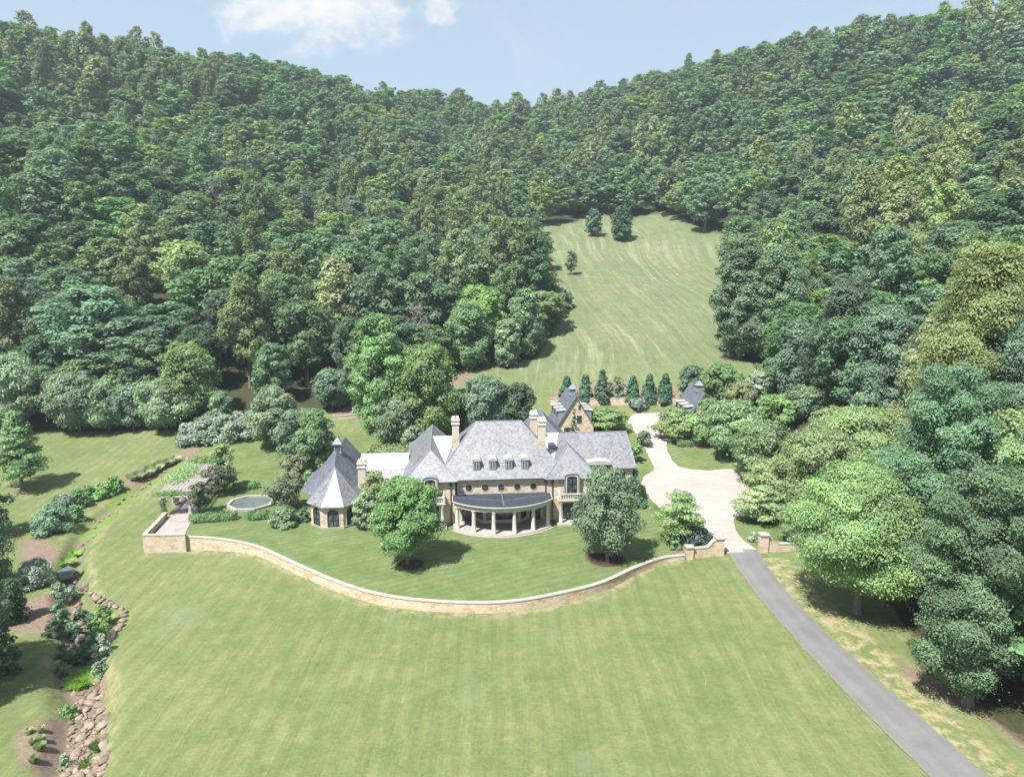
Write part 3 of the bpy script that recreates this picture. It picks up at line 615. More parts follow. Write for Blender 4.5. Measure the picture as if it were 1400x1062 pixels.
# curved portico
RC, VC, AM = 8.45, 3.05, R(48.5)
def arc(r, a0=-AM, a1=AM, n=40): return [(r * math.sin(a0 + (a1 - a0) * i / n), VC - r * math.cos(a0 + (a1 - a0) * i / n)) for i in range(n + 1)]
ex = RC * math.sin(AM)
def dshape(r, a=AM, n=40):
    P = arc(r, -a, a, n); return P + [(P[-1][0], .0), (P[0][0], .0)]
MB().prism(dshape(8.95), -.5, .22).build('portico_floor', M['coping'], H)
MB().prism(arc(9.25) + arc(8.97)[::-1], -.5, .08).build('portico_step', M['coping'], H)
def band_poly(r0, r1):
    A = arc(r1); B_ = arc(r0)[::-1]; return A + [(A[-1][0], -.01)] + [(B_[0][0], -.01)] + B_ + [(B_[-1][0], -.01), (A[0][0], -.01)]
def sweep_band(mb, r0, r1, z0, z1):
    o = [(A[0], A[1]) for A in arc(r1)]; i_ = arc(r0); o = [(o[0][0], -.006)] + o + [(o[-1][0], -.006)]; i_ = [(i_[0][0], -.006)] + i_ + [(i_[-1][0], -.006)]; n = len(o)
    v = [(x, y, z) for z in (z0, z1) for x, y in o] + [(x, y, z) for z in (z0, z1) for x, y in i_]; f = []
    for k_ in range(n - 1): f += [(k_, k_+1, n+k_+1, n+k_), (2*n+k_+1, 2*n+k_, 3*n+k_, 3*n+k_+1), (n+k_, n+k_+1, 3*n+k_+1, 3*n+k_), (k_+1, k_, 2*n+k_, 2*n+k_+1)]
    mb.add(v, f + [(0, n, 3*n, 2*n), (n-1, 3*n-1, 4*n-1, 2*n-1)])
mb = MB(); sweep_band(mb, 8.12, 8.74, 3.3, 3.72); sweep_band(mb, 8.05, 8.82, 3.72, 3.86); sweep_band(mb, 8.05, 9.0, 3.86, 4.0); sweep_band(mb, 8.3, 9.12, 4.0, 4.1); mb.build('entablature', M['limestone'], H)
pr = MB().prism(dshape(8.32)[:], 3.75, 4.06).build('portico_roof', M['flatroof'], H)
cb = MB(); sweep_band(cb, 8.28, 9.0, 4.104, 4.15); cb.build('roof_edge', M['flatroof'], pr)
mb = MB(); mb.box(-.05, .05, -5.2, -.05, 4.064, 4.075)
for s in (-1, 1): mb.add([(s*.1, -3.2, 4.066), (s*.1, -3.11, 4.066), (s*6.2, -1.16, 4.066), (s*6.2, -1.25, 4.066)], [(0, 1, 2, 3) if s < 0 else (3, 2, 1, 0)])
mb.build('roof_seam', M['seam'], pr)
MB().box(-6.1, -5.0, -.9, -.15, 4.06, 4.42).build('roof_box', M['iron'], pr)
for k_ in range(6):
    a = -R(47) + R(94) * k_ / 5; x, y = RC * math.sin(a), VC - RC * math.cos(a)
    MB().lathe(x, y, [(.36, .22), (.36, .33), (.29, .42), (.275, 1.5), (.235, 3.0), (.24, 3.06), (.32, 3.14), (.34, 3.3)], 20).build('column', M['limestone'], H, True)
MB().box(-6.0, 6.0, -.12, -.003, .22, 3.7).build('portico_wall', M['stucco'], H)
bay = [(-3.6, -.12), (-2.5, -1.35), (2.5, -1.35), (3.6, -.12)]
by = MB().prism(bay, .22, 3.4).build('bay', M['stucco'], H)
window(by, 0, -1.354, .75, 0, 4.3, 2.1, 0, 5, 2, .1, .1)
for s in (-1, 1):
    window(by, s * 3.05, -.738, .75, s * math.atan2(1.23, 1.1), 1.15, 2.1, 0, 2, 2, .1)
    window(H, s * 4.75, -.124, .24, 0, 1.5, 2.6, 0, 2, 3, .1, .14, name='french_door')
# wide curved eaves dormer on the right wing, end bay with a round white balcony
dm = MB().box(13.2, 16.2, 4.3, 6.5, 5.0, 6.75).build('dormer', M['lead'], H)
MB().prism(arch_outline(3.5, .62, .32), 0, 3.2, lambda x, y, z: (14.7 + x, 4.0 + z, 6.6 + y)).build('dormer_roof', M['white'], dm)
window(dm, 14.7, 4.296, 5.1, 0, 2.6, 1.45, 0, 4, 2, .08)
for u in (14.7, 18.2): window(H, u, 4.896, .5, 0, 1.5, 2.5, 0, 2, 3, .09, .14)
window(H, 18.2, 4.896, 3.6, 0, 1.2, 1.7, 0, 2, 3, .08, .12)
semi = lambda r, n=14: [(19.9 + r * math.cos(-math.pi/2 + math.pi * i / n), 8.2 + r * math.sin(-math.pi/2 + math.pi * i / n)) for i in range(n + 1)]
bo = MB().prism(semi(1.5), -.5, 3.5).build('bow_bay', M['stucco'], H)
mb = MB().prism(semi(1.75), 3.5, 3.75); mb.build('balcony_cornice', M['limestone'], bo)
A, B_ = semi(1.66), semi(1.52)
mb = MB().prism(A + B_[::-1], 4.3, 4.45).prism(A + B_[::-1], 3.75, 3.85)
for i in range(15): x, y = semi(1.59)[i]; mb.lathe(x, y, [(.05, 3.85), (.08, 4.0), (.05, 4.3)], 7)
mb.build('balcony_rail', M['limestone'], bo)
for i, a in enumerate((-40, 0, 40)):
    rr = R(a); window(bo, 19.9 + 1.49 * math.cos(rr), 8.2 + 1.49 * math.sin(rr), .5, rr + R(90), .8, 2.4, 0, 2, 3, .07)
for v in (6.0, 10.8): window(H, 19.904, v, 3.9, R(90), 1.1, 1.6, 0, 2, 3, .08, .12)
# octagonal turret and the steep pavilion behind it
TU, TV = -23.0, 2.35
oct_ = lambda r, ph=22.5: [(TU + r * math.cos(R(45 * i + ph)), TV + r * math.sin(R(45 * i + ph))) for i in range(8)]
tw = MB().prism(oct_(3.55), -.5, 3.25).build('turret_wall', M['stone'], H)
MB().ring(oct_(3.68), oct_(3.54), -.4, .28).build('plinth', M['coping'], tw)
MB().ring(oct_(3.70), oct_(3.54), 3.0, 3.24).build('cornice', M['limestone'], tw)
for i in (-2, -1, 0, 1, 2):
    a = R(45 * i); ap = 3.55 * math.cos(R(22.5)) + .003
    window(tw, TU + ap * math.sin(a), TV - ap * math.cos(a), .3, a, 1.55, 2.5, .7, 2, 3, .1, .12)
mb = MB(); v = []
rings = [(4.15, 3.24), (3.55, 3.82), (2.6, 4.75), (1.3, 6.2), (.04, 7.75)]
for r, z in rings: v += [(x, y, z) for x, y in oct_(r)]
f = [(i*8 + j, i*8 + (j+1) % 8, (i+1)*8 + (j+1) % 8, (i+1)*8 + j) for i in range(4) for j in range(8)] + [tuple(range(8))[::-1], tuple(range(32, 40))]
tr = mb.add(v, f).build('turret_roof', M['slate'], H)
mb = MB()
for j in range(8): mb.tube([(rings[i][0] * math.cos(R(45*j + 22.5)) + TU, rings[i][0] * math.sin(R(45*j + 22.5)) + TV, rings[i][1] + .01) for i in range(5)], .045, 6)
mb.build('hip_cap', M['lead'], tr)
MB().box(-27.0, -19.0, 5.0, 14.0, -.6, 3.6).build('wall', M['stone'], H)
# swept pavilion roof, lofted along its length
PU = -23.2; secs = [(2.9, 7.4, .55), (3.8, 8.1, .72), (4.7, 8.75, .88), (5.6, 9.1, 1.0), (14.2, 9.1, 1.0)]
v = []; prof = [(5.3, 3.45), (4.5, 3.95), (3.4, 4.95), (1.6, 7.2), (0, 9.1)]
for vv, top, k_ in secs:
    sc_ = (top - 3.45) / (9.1 - 3.45); half = [(x * (k_ if x else 0), 3.45 + (z - 3.45) * sc_) for x, z in prof]
    v += [(PU - x, vv, z) for x, z in half] + [(PU + x, vv, z) for x, z in half[-2::-1]]
n = 9; f = [(i*n + j, i*n + j + 1, (i+1)*n + j + 1, (i+1)*n + j)[::-1] for i in range(4) for j in range(8)] + [tuple(range(n))[::-1], tuple(4*n + j for j in range(n))] + [(i*n, (i+1)*n, (i+1)*n + 8, i*n + 8)[::-1] for i in range(4)]
pv = MB().add(v, f).build('roof', M['slate2'], H)
cp = MB().box(PU - .48, PU + .48, 6.3, 7.26, 8.4, 10.0).box(PU - .6, PU + .6, 6.18, 7.38, 8.6, 8.78).build('cupola', M['lead'], H)
e = .72; MB().add([(PU-e, 6.78-e, 10), (PU+e, 6.78-e, 10), (PU+e, 6.78+e, 10), (PU-e, 6.78+e, 10), (PU, 6.78, 11.0)], [(0,1,4),(1,2,4),(2,3,4),(3,0,4),(3,2,1,0)]).build('cupola_roof', M['lead'], cp)
MB().lathe(PU, 6.78, [(.05, 10.95), (.09, 11.05), (.03, 11.2), (.02, 11.4)], 8).build('finial', M['lead'], cp)
mb = MB()
for i in range(4): mb.box(PU - .36, PU + .36, 6.27, 6.298, 9.0 + i * .2, 9.1 + i * .2)
mb.build('louvre', M['iron'], cp)
# left side windows of the left wing and porch lantern
for v in (2.5, 9.0): window(H, -13.104, v, 3.7, R(-90), 1.2, 1.8, 0, 2, 3, .08, .12)
# ------------------------------------------------------------------ the two carriage houses behind
def carriage(x, y, z, rz, label, mirror):
    g = empty('carriage_house', (x, y, z), rz, label, 'outbuilding', 'slate roofed carriage houses')
    hw, L, ez, rzz = 3.5, 9.6, 2.9, 8.5
    MB().add([(-hw, 0, -2), (hw, 0, -2), (hw, 0, ez), (0, 0, rzz - .25), (-hw, 0, ez), (-hw, L, -2), (hw, L, -2), (hw, L, ez), (0, L, rzz - .25), (-hw, L, ez)],
             [(0, 1, 2, 3, 4), (9, 8, 7, 6, 5), (0, 4, 9, 5), (1, 6, 7, 2), (4, 3, 8, 9), (3, 2, 7, 8), (0, 5, 6, 1)]).build('wall', M['stone'], g)
    mb = MB(); e, t = 4.05, .16; ze = rzz - (rzz - ez) * e / hw; q = .35
    for s in (-1, 1):
        v = [(0, -q, rzz), (s*e, -q, ze), (s*e, L + q, ze), (0, L + q, rzz)]; v += [(a, b__, c - t - .1) for a, b__, c in v]
        mb.add(v, [(0, 1, 2, 3), (7, 6, 5, 4), (0, 4, 5, 1), (1, 5, 6, 2), (2, 6, 7, 3)])
    mb.build('roof', M['slate2'], g)
    for s in (-1, 1):
        for k_ in range(3):
            yc = 1.7 + k_ * 2.7; d = MB().box(min(s*1.5, s*3.3), max(s*1.5, s*3.3), yc - .62, yc + .62, 3.0, 5.45).build('dormer', M['lead'], g)
            xs = [s*1.6, s*3.55]; MB().add([(xs[0], yc-.8, 5.72), (xs[1], yc-.8, 5.52), (xs[1], yc+.8, 5.52), (xs[0], yc+.8, 5.72), (xs[0], yc-.8, 5.58), (xs[1], yc-.8, 5.38), (xs[1], yc+.8, 5.38), (xs[0], yc+.8, 5.58)],
                [(0,1,2,3),(7,6,5,4),(0,4,5,1),(1,5,6,2),(2,6,7,3),(3,7,4,0)]).build('dormer_roof', M['white'], d)
            window(d, s * 3.303, yc, 4.2, s * R(90), .8, 1.05, 0, 2, 2, .07)
    cu_ = MB().box(-.5, .5, 3.2, 4.2, 7.8, 9.3).box(-.62, .62, 3.08, 4.32, 8.0, 8.2).box(-.62, .62, 3.08, 4.32, 9.2, 9.3).build('cupola', M['lead'], g); e = .75
    MB().add([(-e, 3.7-e, 9.3), (e, 3.7-e, 9.3), (e, 3.7+e, 9.3), (-e, 3.7+e, 9.3), (0, 3.7, 10.3)], [(0,1,4),(1,2,4),(2,3,4),(3,0,4),(3,2,1,0)]).build('cupola_roof', M['lead'], cu_)
    window(g, .7, -.004, 3.2, 0, .95, 1.5, 0, 2, 3, .07, .1); window(g, .7, -.004, 5.9, 0, .45, .8, 0, 1, 1, .06)
    window(g, -1.6, -.004, .2, 0, 1.3, 2.2, 0, 2, 3, .08, .1)
    return g
carriage(12.2, 133, 2.1, R(6), 'stone carriage house close behind the mansion with a gable window and slate roof', 1)
carriage(37.0, 134, 2.6, R(3), 'farther right carriage house half hidden by trees beyond the drive', -1)
# ------------------------------------------------------------------ foliage
LEAFGAIN = 2.12
def mat_leaf(name, c, light=1.45, dark=.62, warm=.0, trans=.36, rough=.6, spec=.2):
    m, b = newmat(name)
    c = tuple(x * LEAFGAIN for x in c)
    t = b.n('ShaderNodeAttribute', attribute_name='tone').outputs['Fac']
    rnd = b.n('ShaderNodeObjectInfo').outputs['Random']
    c0 = tuple(x * dark for x in c); c1 = c; c2 = (min(1, c[0] * light * (1 + warm)), min(1, c[1] * light), c[2] * light * .95)
    cc = b.ramp(t, [(.1, c0), (.5, c1), (.92, c2)])
    hs = b.n('ShaderNodeHueSaturation', {'Hue': b.m('ADD', .485, b.m('MULTIPLY', rnd, .03)), 'Saturation': b.m('ADD', .74, b.m('MULTIPLY', b.m('FRACT', b.m('MULTIPLY', rnd, 7.3)), .24)), 'Value': b.m('ADD', .82, b.m('MULTIPLY', b.m('FRACT', b.m('MULTIPLY', rnd, 13.7)), .36)), 'Color': cc}).outputs[0]
    p = b.n('ShaderNodeBsdfPrincipled', {'Base Color': hs, 'Roughness': rough, 'Specular IOR Level': spec})
    tr = b.n('ShaderNodeBsdfTranslucent', {0: b.mix(1.0, hs, (1.0, 1.15, .55), 'MULTIPLY')})
    mx = b.n('ShaderNodeMixShader', {0: trans, 1: p.outputs[0], 2: tr.outputs[0]})
    b.L.new(mx.outputs[0], b.n('ShaderNodeOutputMaterial').inputs[0]); return m
LEAF = {
 'oak': mat_leaf('oak_leaves', (.066, .115, .058)), 'poplar': mat_leaf('tulip_tree_leaves', (.088, .121, .054), 1.45, .62, .03),
 'maple': mat_leaf('maple_leaves', (.074, .132, .056)), 'lime': mat_leaf('yellow_green_leaves', (.108, .156, .054)),
 'dark': mat_leaf('dark_leaves', (.047, .089, .048)), 'teal': mat_leaf('blue_green_leaves', (.072, .122, .075)),
 'evergreen': mat_leaf('evergreen_needles', (.032, .075, .040), 1.4, .6, 0, .12), 'box': mat_leaf('boxwood_leaves', (.062, .125, .040), 1.5, .6, 0, .15),
 'silver': mat_leaf('silvery_leaves', (.135, .172, .135), 1.45, .6), 'willow': mat_leaf('grey_green_leaves', (.104, .150, .088)),
 'plum': mat_leaf('crape_myrtle_leaves', (.082, .098, .060), 1.5, .6, .12), 'fresh': mat_leaf('fresh_green_leaves', (.094, .165, .052)),
 'locust': mat_leaf('pale_locust_leaves', (.118, .168, .066)), 'gold': mat_leaf('golden_green_leaves', (.118, .146, .060), 1.35, .68, .0),
 'spring': mat_leaf('spring_green_leaves', (.092, .148, .058)),
 'zelkova': mat_leaf('zelkova_leaves', (.076, .128, .070)),
 'grass': mat_leaf('tall_grass_blades', (.20, .23, .13), 1.4, .7, 0, .5), 'pampas': mat_leaf('lavender_grass_blades', (.22, .24, .19), 1.3, .75, 0, .5), 'reed': mat_leaf('bright_grass_blades', (.17, .25, .06), 1.3, .75, 0, .5), 'bloom': mat_leaf('white_blossom', (.50, .49, .42), 1.1, .85, 0, .2), 'vine': mat_leaf('vine_leaves', (.13, .185, .08)), 'bluegrey': mat_leaf('blue_grey_leaves', (.075, .112, .10), 1.5, .55),
}
M['bark'] = mat_plain('grey_bark', (.16, .135, .115), .9, .35, 3, .1, 0, .6)
M['deadwood'] = mat_plain('bare_grey_wood', (.26, .235, .225), .9, .25, 3, .1)
def prof_of(shape, h):
    if shape == 'round': return np.clip(1 - np.abs(2 * h ** .9 - 1) ** 2.7, 0, 1) ** .5
    if shape == 'oval': return np.clip(1 - np.abs((h - .36) / np.where(h > .36, .66, .40)) ** 2.2, 0, 1) ** .5
    if shape == 'cone': return np.clip((1 - h), 0, 1) ** .8 * np.clip(h / .12, .35, 1) + .04
    if shape == 'spire': return np.clip(1 - h, 0, 1) ** .62 * np.clip(h / .10, .6, 1) + .02
    if shape == 'tier': return np.clip(np.sin(np.pi * np.clip(h, 0, 1) ** .75), 0, 1) ** .6 * .95 + .05
    if shape == 'mound': return np.sqrt(np.clip(1 - h ** 2, 0, 1))
    if shape == 'vase': return np.clip(.25 + h * 1.15, 0, 1) * np.sqrt(np.clip(1.0001 - h ** 4, 0, 1))
    return np.clip(np.sin(np.pi * np.clip(h, .02, .98) ** .55), 0, 1) ** .55
def crown(seed, shape, Rr, H, zb, K, ls, cov=1.0, lob=None, flat=.8, asp=1.0, stray=.07):
    g = np.random.default_rng(seed); Ps = []; Ns = []; Ts = []; Ss = []; C = []
    Hc = H - zb
    for i in range(K):
        h = (i + g.uniform(.2, .8)) / K
        if shape in ('cone', 'mound', 'column', 'spire'): h = h ** 1.35
        pr = float(prof_of(shape, np.array(h)))
        lr = (lob or g.uniform(.24, .38)) * Rr * (.55 + .45 * pr)
        if shape in ('cone', 'column'): lr *= .72
        a = i * 2.39996 + g.normal() * .35
        q = g.uniform(.62, 1.0) if i % 4 else g.uniform(.05, .5)
        rr = max(0, Rr * pr - lr * .8) * q * (1 + g.normal() * .10)
        z = zb + h * Hc; z = min(max(z, zb + lr * .35), H - lr * flat * .8)
        c = np.array([rr * math.cos(a), rr * math.sin(a) * asp, z]); C.append((*c, lr))
        n = int(cov * 9.4 * lr * lr / (.5 * ls * ls)); 
        if n < 4: n = 4
        d = g.normal(size=(n, 3)); d /= np.linalg.norm(d, axis=1)[:, None]
        fl = (d[:, 2] < -.25) & (g.random(n) < .7); d[fl, 2] *= -1
        # lumps: sub-clumps push leaves out unevenly
        sub = g.normal(size=(13, 3)); sub /= np.linalg.norm(sub, axis=1)[:, None]
        bump = np.maximum(0, (d @ sub.T)).max(1) ** 7
        rad = lr * (.60 + .46 * bump + .11 * g.normal(size=n)); st = g.random(n) < stray; rad[st] *= g.uniform(1.05, 1.4, st.sum())
        P = c + d * rad[:, None] * np.array([1, 1, flat])
        D2 = P - np.array([0, 0, zb + Hc * .35]); D2 /= np.linalg.norm(D2, axis=1)[:, None] + 1e-6
        N = d * .62 + D2 * .38 + np.array([0, 0, .26]) + g.normal(size=(n, 3)) * .36; N /= np.linalg.norm(N, axis=1)[:, None]
        Ps.append(P); Ns.append(N); Ss.append(ls * g.uniform(.65, 1.35, n))
        Ts.append(np.clip(.5 + g.normal() * .13 + g.normal(size=n) * .15 + (bump - .5) * .15, 0, 1))
    return np.vstack(Ps), np.vstack(Ns), np.concatenate(Ss), np.concatenate(Ts), C
def leaves(name, P, N, S, T, mat, seed=0, lng=.62, wid=.42):
    g = np.random.default_rng(seed); n = len(P); a = g.normal(size=(n, 3)); t = np.cross(N, a); t /= np.linalg.norm(t, axis=1)[:, None] + 1e-9; u = np.cross(N, t)
    k = g.uniform(.7, 1.15, (n, 1)); s = S[:, None]
    V = np.stack([P + t * s * lng, P + u * s * wid * k + t * s * .12, P - t * s * lng * .9 - N * s * .12, P - u * s * wid + t * s * .05], 1).reshape(-1, 3)
    return npmesh(name, V, np.arange(4 * n).reshape(n, 4), [mat], attrs={'tone': ('FACE', T)})
def trunk_mesh(seed, H, zb, r, C, mat, nl=9, lean=.3):
    g = random.Random(seed); mb = MB(); top = zb + (H - zb) * .72
    ax = [Vector((g.uniform(-1, 1) * lean * t, g.uniform(-1, 1) * lean * t, -.4 + (top + .4) * t)) for t in (0, .06, .25, .5, .75, 1)]
    ax[0].x = ax[0].y = 0; ax[1].x = ax[1].y = 0
    mb.tube(ax, [r * 1.7, r * 1.12, r * .92, r * .7, r * .42, r * .1], 9)
    for c in sorted(C, key=lambda q: -q[3])[:nl]:
        e = Vector(c[:3]); t = min(.9, max(.18, (e.z * .62) / top)); k = t * 5; i = min(4, int(k)); 
        ts = (0, .06, .25, .5, .75, 1); zt = -.4 + (top + .4) * t
        j = max(q for q in range(5) if ts[q] <= t); f = (t - ts[j]) / (ts[j+1] - ts[j]); s = ax[j].lerp(ax[j+1], f)
        m_ = s.lerp(e, .5) + Vector((0, 0, -.06 * (e - s).length)); q = r * (.5 * (1 - t) + .12)
        mb.tube([s, m_, e], [q, q * .6, q * .15], 6)
    return mb.mesh('trunk', mat)
SEED = [100]
def plant(kind, leaf, shape, p, H, Rr, label, cat='tree', group=None, zbf=.15, K=None, ls=None, cov=1.0, trunk=True, flat=.8, asp=1.0, rz=None, lob=None, bloom=0, tr=None, stray=.07):
    SEED[0] += 1; s = SEED[0]; dep = proj(p)[2]
    ls = ls or max(.11, min(.8, 1.75 * dep / 711)); K = K or int(min(120, max(16, 12 + Rr * 9)))
    P, N, S, T, C = crown(s, shape, Rr, H, H * zbf, K, ls, cov, lob, flat, asp, stray)
    root = empty(kind, p, rz if rz is not None else (s * 1.7) % 6.28, label, cat, group)
    cr = link('crown', leaves('crown', P, N, S, T, LEAF[leaf], s), root)
    if bloom:
        g = np.random.default_rng(s); k = (N[:, 2] > .45) & (g.random(len(P)) < bloom) & (np.sin(P[:, 0] * 1.3) + np.sin(P[:, 1] * 1.7 + 1) > .2)
        Q = P[k] + N[k] * .12; link('blossom', leaves('blossom', Q, N[k], S[k] * .55, T[k], LEAF['bloom'], s + 1), cr)
    if trunk: link('trunk', trunk_mesh(s, H, H * zbf, tr or max(.07, H * .018), C, M['bark']), root)
    return root
def copy_tree(o, loc, rz, scl, label=None, group=None):
    r = o.copy(); col.objects.link(r); r.location = loc; r.rotation_euler = (0, 0, rz); r.scale = scl
    if label: r['label'] = label
    if group: r['group'] = group
    for ch in list(o.children):
        c = ch.copy(); col.objects.link(c); c.parent = r
    return r
def T(kind, leaf, shape, px, by, ty, wpx, label, cat='tree', group=None, Z=None, Y=None, **kw):
    """tree standing where the ground shows at (px, by); ty = pixel row of its top, wpx = crown width"""
    if Y is not None:
        d = ray(px, by); x = d[0] / d[1] * Y; p = Vector((x, Y, h1(x, Y)))
    else: p = at(px, by)
    H = topz(ty, p.y) - p.z; dep = proj((p.x, p.y, p.z + H * .5))[2]
    return plant(kind, leaf, shape, p, max(H, .3), wpx / 2 * dep / FPX, label, cat, group, **kw)
# --- front lawn
T('maple_tree', 'fresh', 'oval', 557, 771, 657, 110, 'round bright green maple in a dark mulch ring on the front lawn', zbf=.21, cov=1.1)
T('zelkova_tree', 'zelkova', 'oval', 830, 766, 641, 104, 'loose blue green tree in a mulch ring before the right wing', zbf=.13, cov=.75, stray=.2)
T('small_tree', 'gold', 'round', 518, 716, 645, 54, 'small golden green tree beside the turret behind the maple', zbf=.06)
T('garden_shrub', 'willow', 'round', 502, 723, 672, 46, 'grey green shrub between the turret and the maple', 'shrub', zbf=.03, trunk=False)
T('conifer', 'evergreen', 'oval', 862, 688, 640, 34, 'dark upright evergreen at the corner of the right wing', zbf=.02, K=26)
T('ground_shrub', 'evergreen', 'mound', 874, 693, 680, 26, 'low dark spreading evergreen near the right wing corner', 'shrub', zbf=.02, trunk=False)
T('dogwood_tree', 'locust', 'tier', 928, 742, 672, 80, 'small tree with flat layered branches over the gravel court', zbf=.2, K=20, flat=.16, cov=.42, lob=.40, stray=.3)
T('garden_shrub', 'bluegrey', 'mound', 950, 740, 716, 52, 'low blue green shrub bed behind the left wing wall', 'shrub', zbf=.02, trunk=False)
T('garden_shrub', 'box', 'mound', 921, 749, 722, 28, 'upright green shrub beside the shorter pier', 'shrub', zbf=.02, trunk=False)
T('garden_shrub', 'silver', 'mound', 1030, 740, 727, 18, 'small grey green shrub left of the right gate pier', 'shrub', zbf=.02, trunk=False)
# --- pool garden
T('maple_tree', 'fresh', 'oval', 308, 672, 606, 42, 'small bright green maple standing behind the pergola', zbf=.1)
T('crape_myrtle', 'plum', 'round', 275, 702, 660, 40, 'dark crape myrtle overhanging the pergola front', zbf=.22, K=22)
T('crape_myrtle', 'plum', 'round', 302, 677, 637, 46, 'dark crape myrtle with pale bare stems behind the pergola', zbf=.32, K=22)
T('crape_myrtle', 'plum', 'round', 388, 696, 654, 56, 'dark crape myrtle overhanging the octagonal pool', zbf=.22, K=26)
T('crape_myrtle', 'plum', 'round', 404, 664, 622, 44, 'dark crape myrtle behind the pool toward the round trees', zbf=.2, K=24)
T('garden_shrub', 'fresh', 'mound', 424, 668, 642, 26, 'bright green shrub pressed against the left pavilion roof', 'shrub', zbf=.02, trunk=False)
T('garden_shrub', 'willow', 'mound', 389, 717, 692, 43, 'large clipped grey green bush left of the turret', 'shrub', zbf=.0, trunk=False, K=60, lob=.3, cov=1.3, stray=.02)
T('garden_shrub', 'dark', 'mound', 416, 712, 692, 22, 'small dark bush between the clipped bush and turret', 'shrub', zbf=.0, trunk=False)
T('garden_tree', 'willow', 'round', 378, 612, 530, 78, 'soft grey green tree left of the round maple behind the pool', zbf=.08)
T('garden_tree', 'teal', 'round', 410, 632, 562, 66, 'blue green rounded tree behind the left pavilion', zbf=.08)
T('maple_tree', 'maple', 'oval', 432, 645, 560, 66, 'dense deep green maple behind the left pavilion roof', zbf=.06, cov=1.2)
hp = [(262, 606, 42, 578), (284, 604, 46, 570), (306, 603, 46, 568), (328, 600, 46, 564), (345, 596, 40, 562)]
for (px, by, wd, ty), ww in zip(hp, ('left end of the grey hedge', 'left half of the grey hedge', 'middle of the grey hedge', 'right half of the grey hedge', 'right end of the grey hedge')):
    T('silver_shrub', 'silver', 'mound', px, by, ty, wd + 8, 'big silvery green shrub forming the ' + ww + ' above the garden wall', 'shrub', 'silvery shrubs in the grey hedge', zbf=.02, trunk=False)
def hedge(P, wd, hg, label, leaf='box', z=None):
    P = np.asarray(P); g = np.random.default_rng(SEED[0]); SEED[0] += 1
    L = np.linalg.norm(np.diff(P, axis=0), axis=1).sum(); ls = .17; n = int(1.9 * (2 * hg + wd) * L / (.5 * ls * ls))
    ln_ = smoothline(P, 60); t = g.random(n) * (len(ln_) - 1.001); i = t.astype(int); f = (t - i)[:, None]
    c = ln_[i] * (1 - f) + ln_[i + 1] * f; d = ln_[i + 1] - ln_[i]; d /= np.linalg.norm(d, axis=1)[:, None]; nr = np.stack([-d[:, 1], d[:, 0]], 1)
    a = g.uniform(-.15, np.pi + .15, n); ca, sa = np.cos(a), np.sin(a); e = .45
    x = np.sign(ca) * np.abs(ca) ** e * wd / 2; zz = np.sign(sa) * np.abs(sa) ** e * hg
    endt = np.minimum(t, len(ln_) - 1 - t) / (len(ln_) - 1) * L; rd = np.clip(endt / .5, .25, 1) ** .5
    lump = 1 + .07 * np.sin(c[:, 0] * 3.1 + a * 2) + .05 * np.sin(c[:, 1] * 5.3)
    x = x * rd * lump; zz = zz * (.85 + .15 * rd) * lump + .05
    o = P.mean(0); z0 = h1(*o) if z is None else z
    pos = np.stack([c[:, 0] + nr[:, 0] * x - o[0], c[:, 1] + nr[:, 1] * x - o[1], zz], 1) + g.normal(size=(n, 3)) * .05
    N = np.stack([nr[:, 0] * ca, nr[:, 1] * ca, sa], 1) + g.normal(size=(n, 3)) * .45; N /= np.linalg.norm(N, axis=1)[:, None]
    T_ = np.clip(.5 + g.normal(size=n) * .2, 0, 1)
    o_ = link('clipped_hedge', leaves('hedge', pos, N, ls * g.uniform(.7, 1.3, n), T_, LEAF[leaf])); o_.location = (o[0], o[1], z0)
    return tag(o_, label, 'hedge')
hedge(pts([(259, 714), (290, 712), (325, 709)], 0), 1.5, 1.05, 'long clipped boxwood hedge beside the pergola paving')
hedge(pts([(335, 710), (352, 709), (369, 708)], 0), 1.5, 1.0, 'short clipped boxwood hedge in front of the octagonal pool')
hedge(pts([(318, 670), (335, 668), (353, 667)], 0), 1.5, 1.0, 'short clipped boxwood hedge behind the octagonal pool')
hedge(np.array([at(x, y)[:2] for x, y in ((925, 610), (960, 608), (985, 607), (1003, 620), (1025, 640), (1048, 660))]), 1.6, 1.5, 'dark clipped hedge curving round the small lawn by the drive', 'maple')
# octagonal pool
pc = Vector((*atz(343, 689, 0), 0)); pw = empty('garden_pool', (pc.x, pc.y, .0), R(3), 'octagonal garden pool with stone rim on the left lawn', 'pool')
oc = lambda rx, ry: [(rx * math.cos(R(45 * i + 22.5)), ry * math.sin(R(45 * i + 22.5))) for i in range(8)]
MB().ring(oc(3.6, 3.5), oc(3.1, 3.0), -.3, .36).build('pool_coping', M['coping'], pw)
m, b = newmat('pool_water'); co = objco(b)
finish(b, b.ramp(b.noise(co, .6, 4), [(.3, (.085, .108, .105)), (.7, (.13, .155, .148))]), .05, .5, b.noise(co, 3, 2), .08, .02); M['water'] = m
MB().prism(oc(3.11, 3.01), .1, .2).build('pool_water', M['water'], pw)
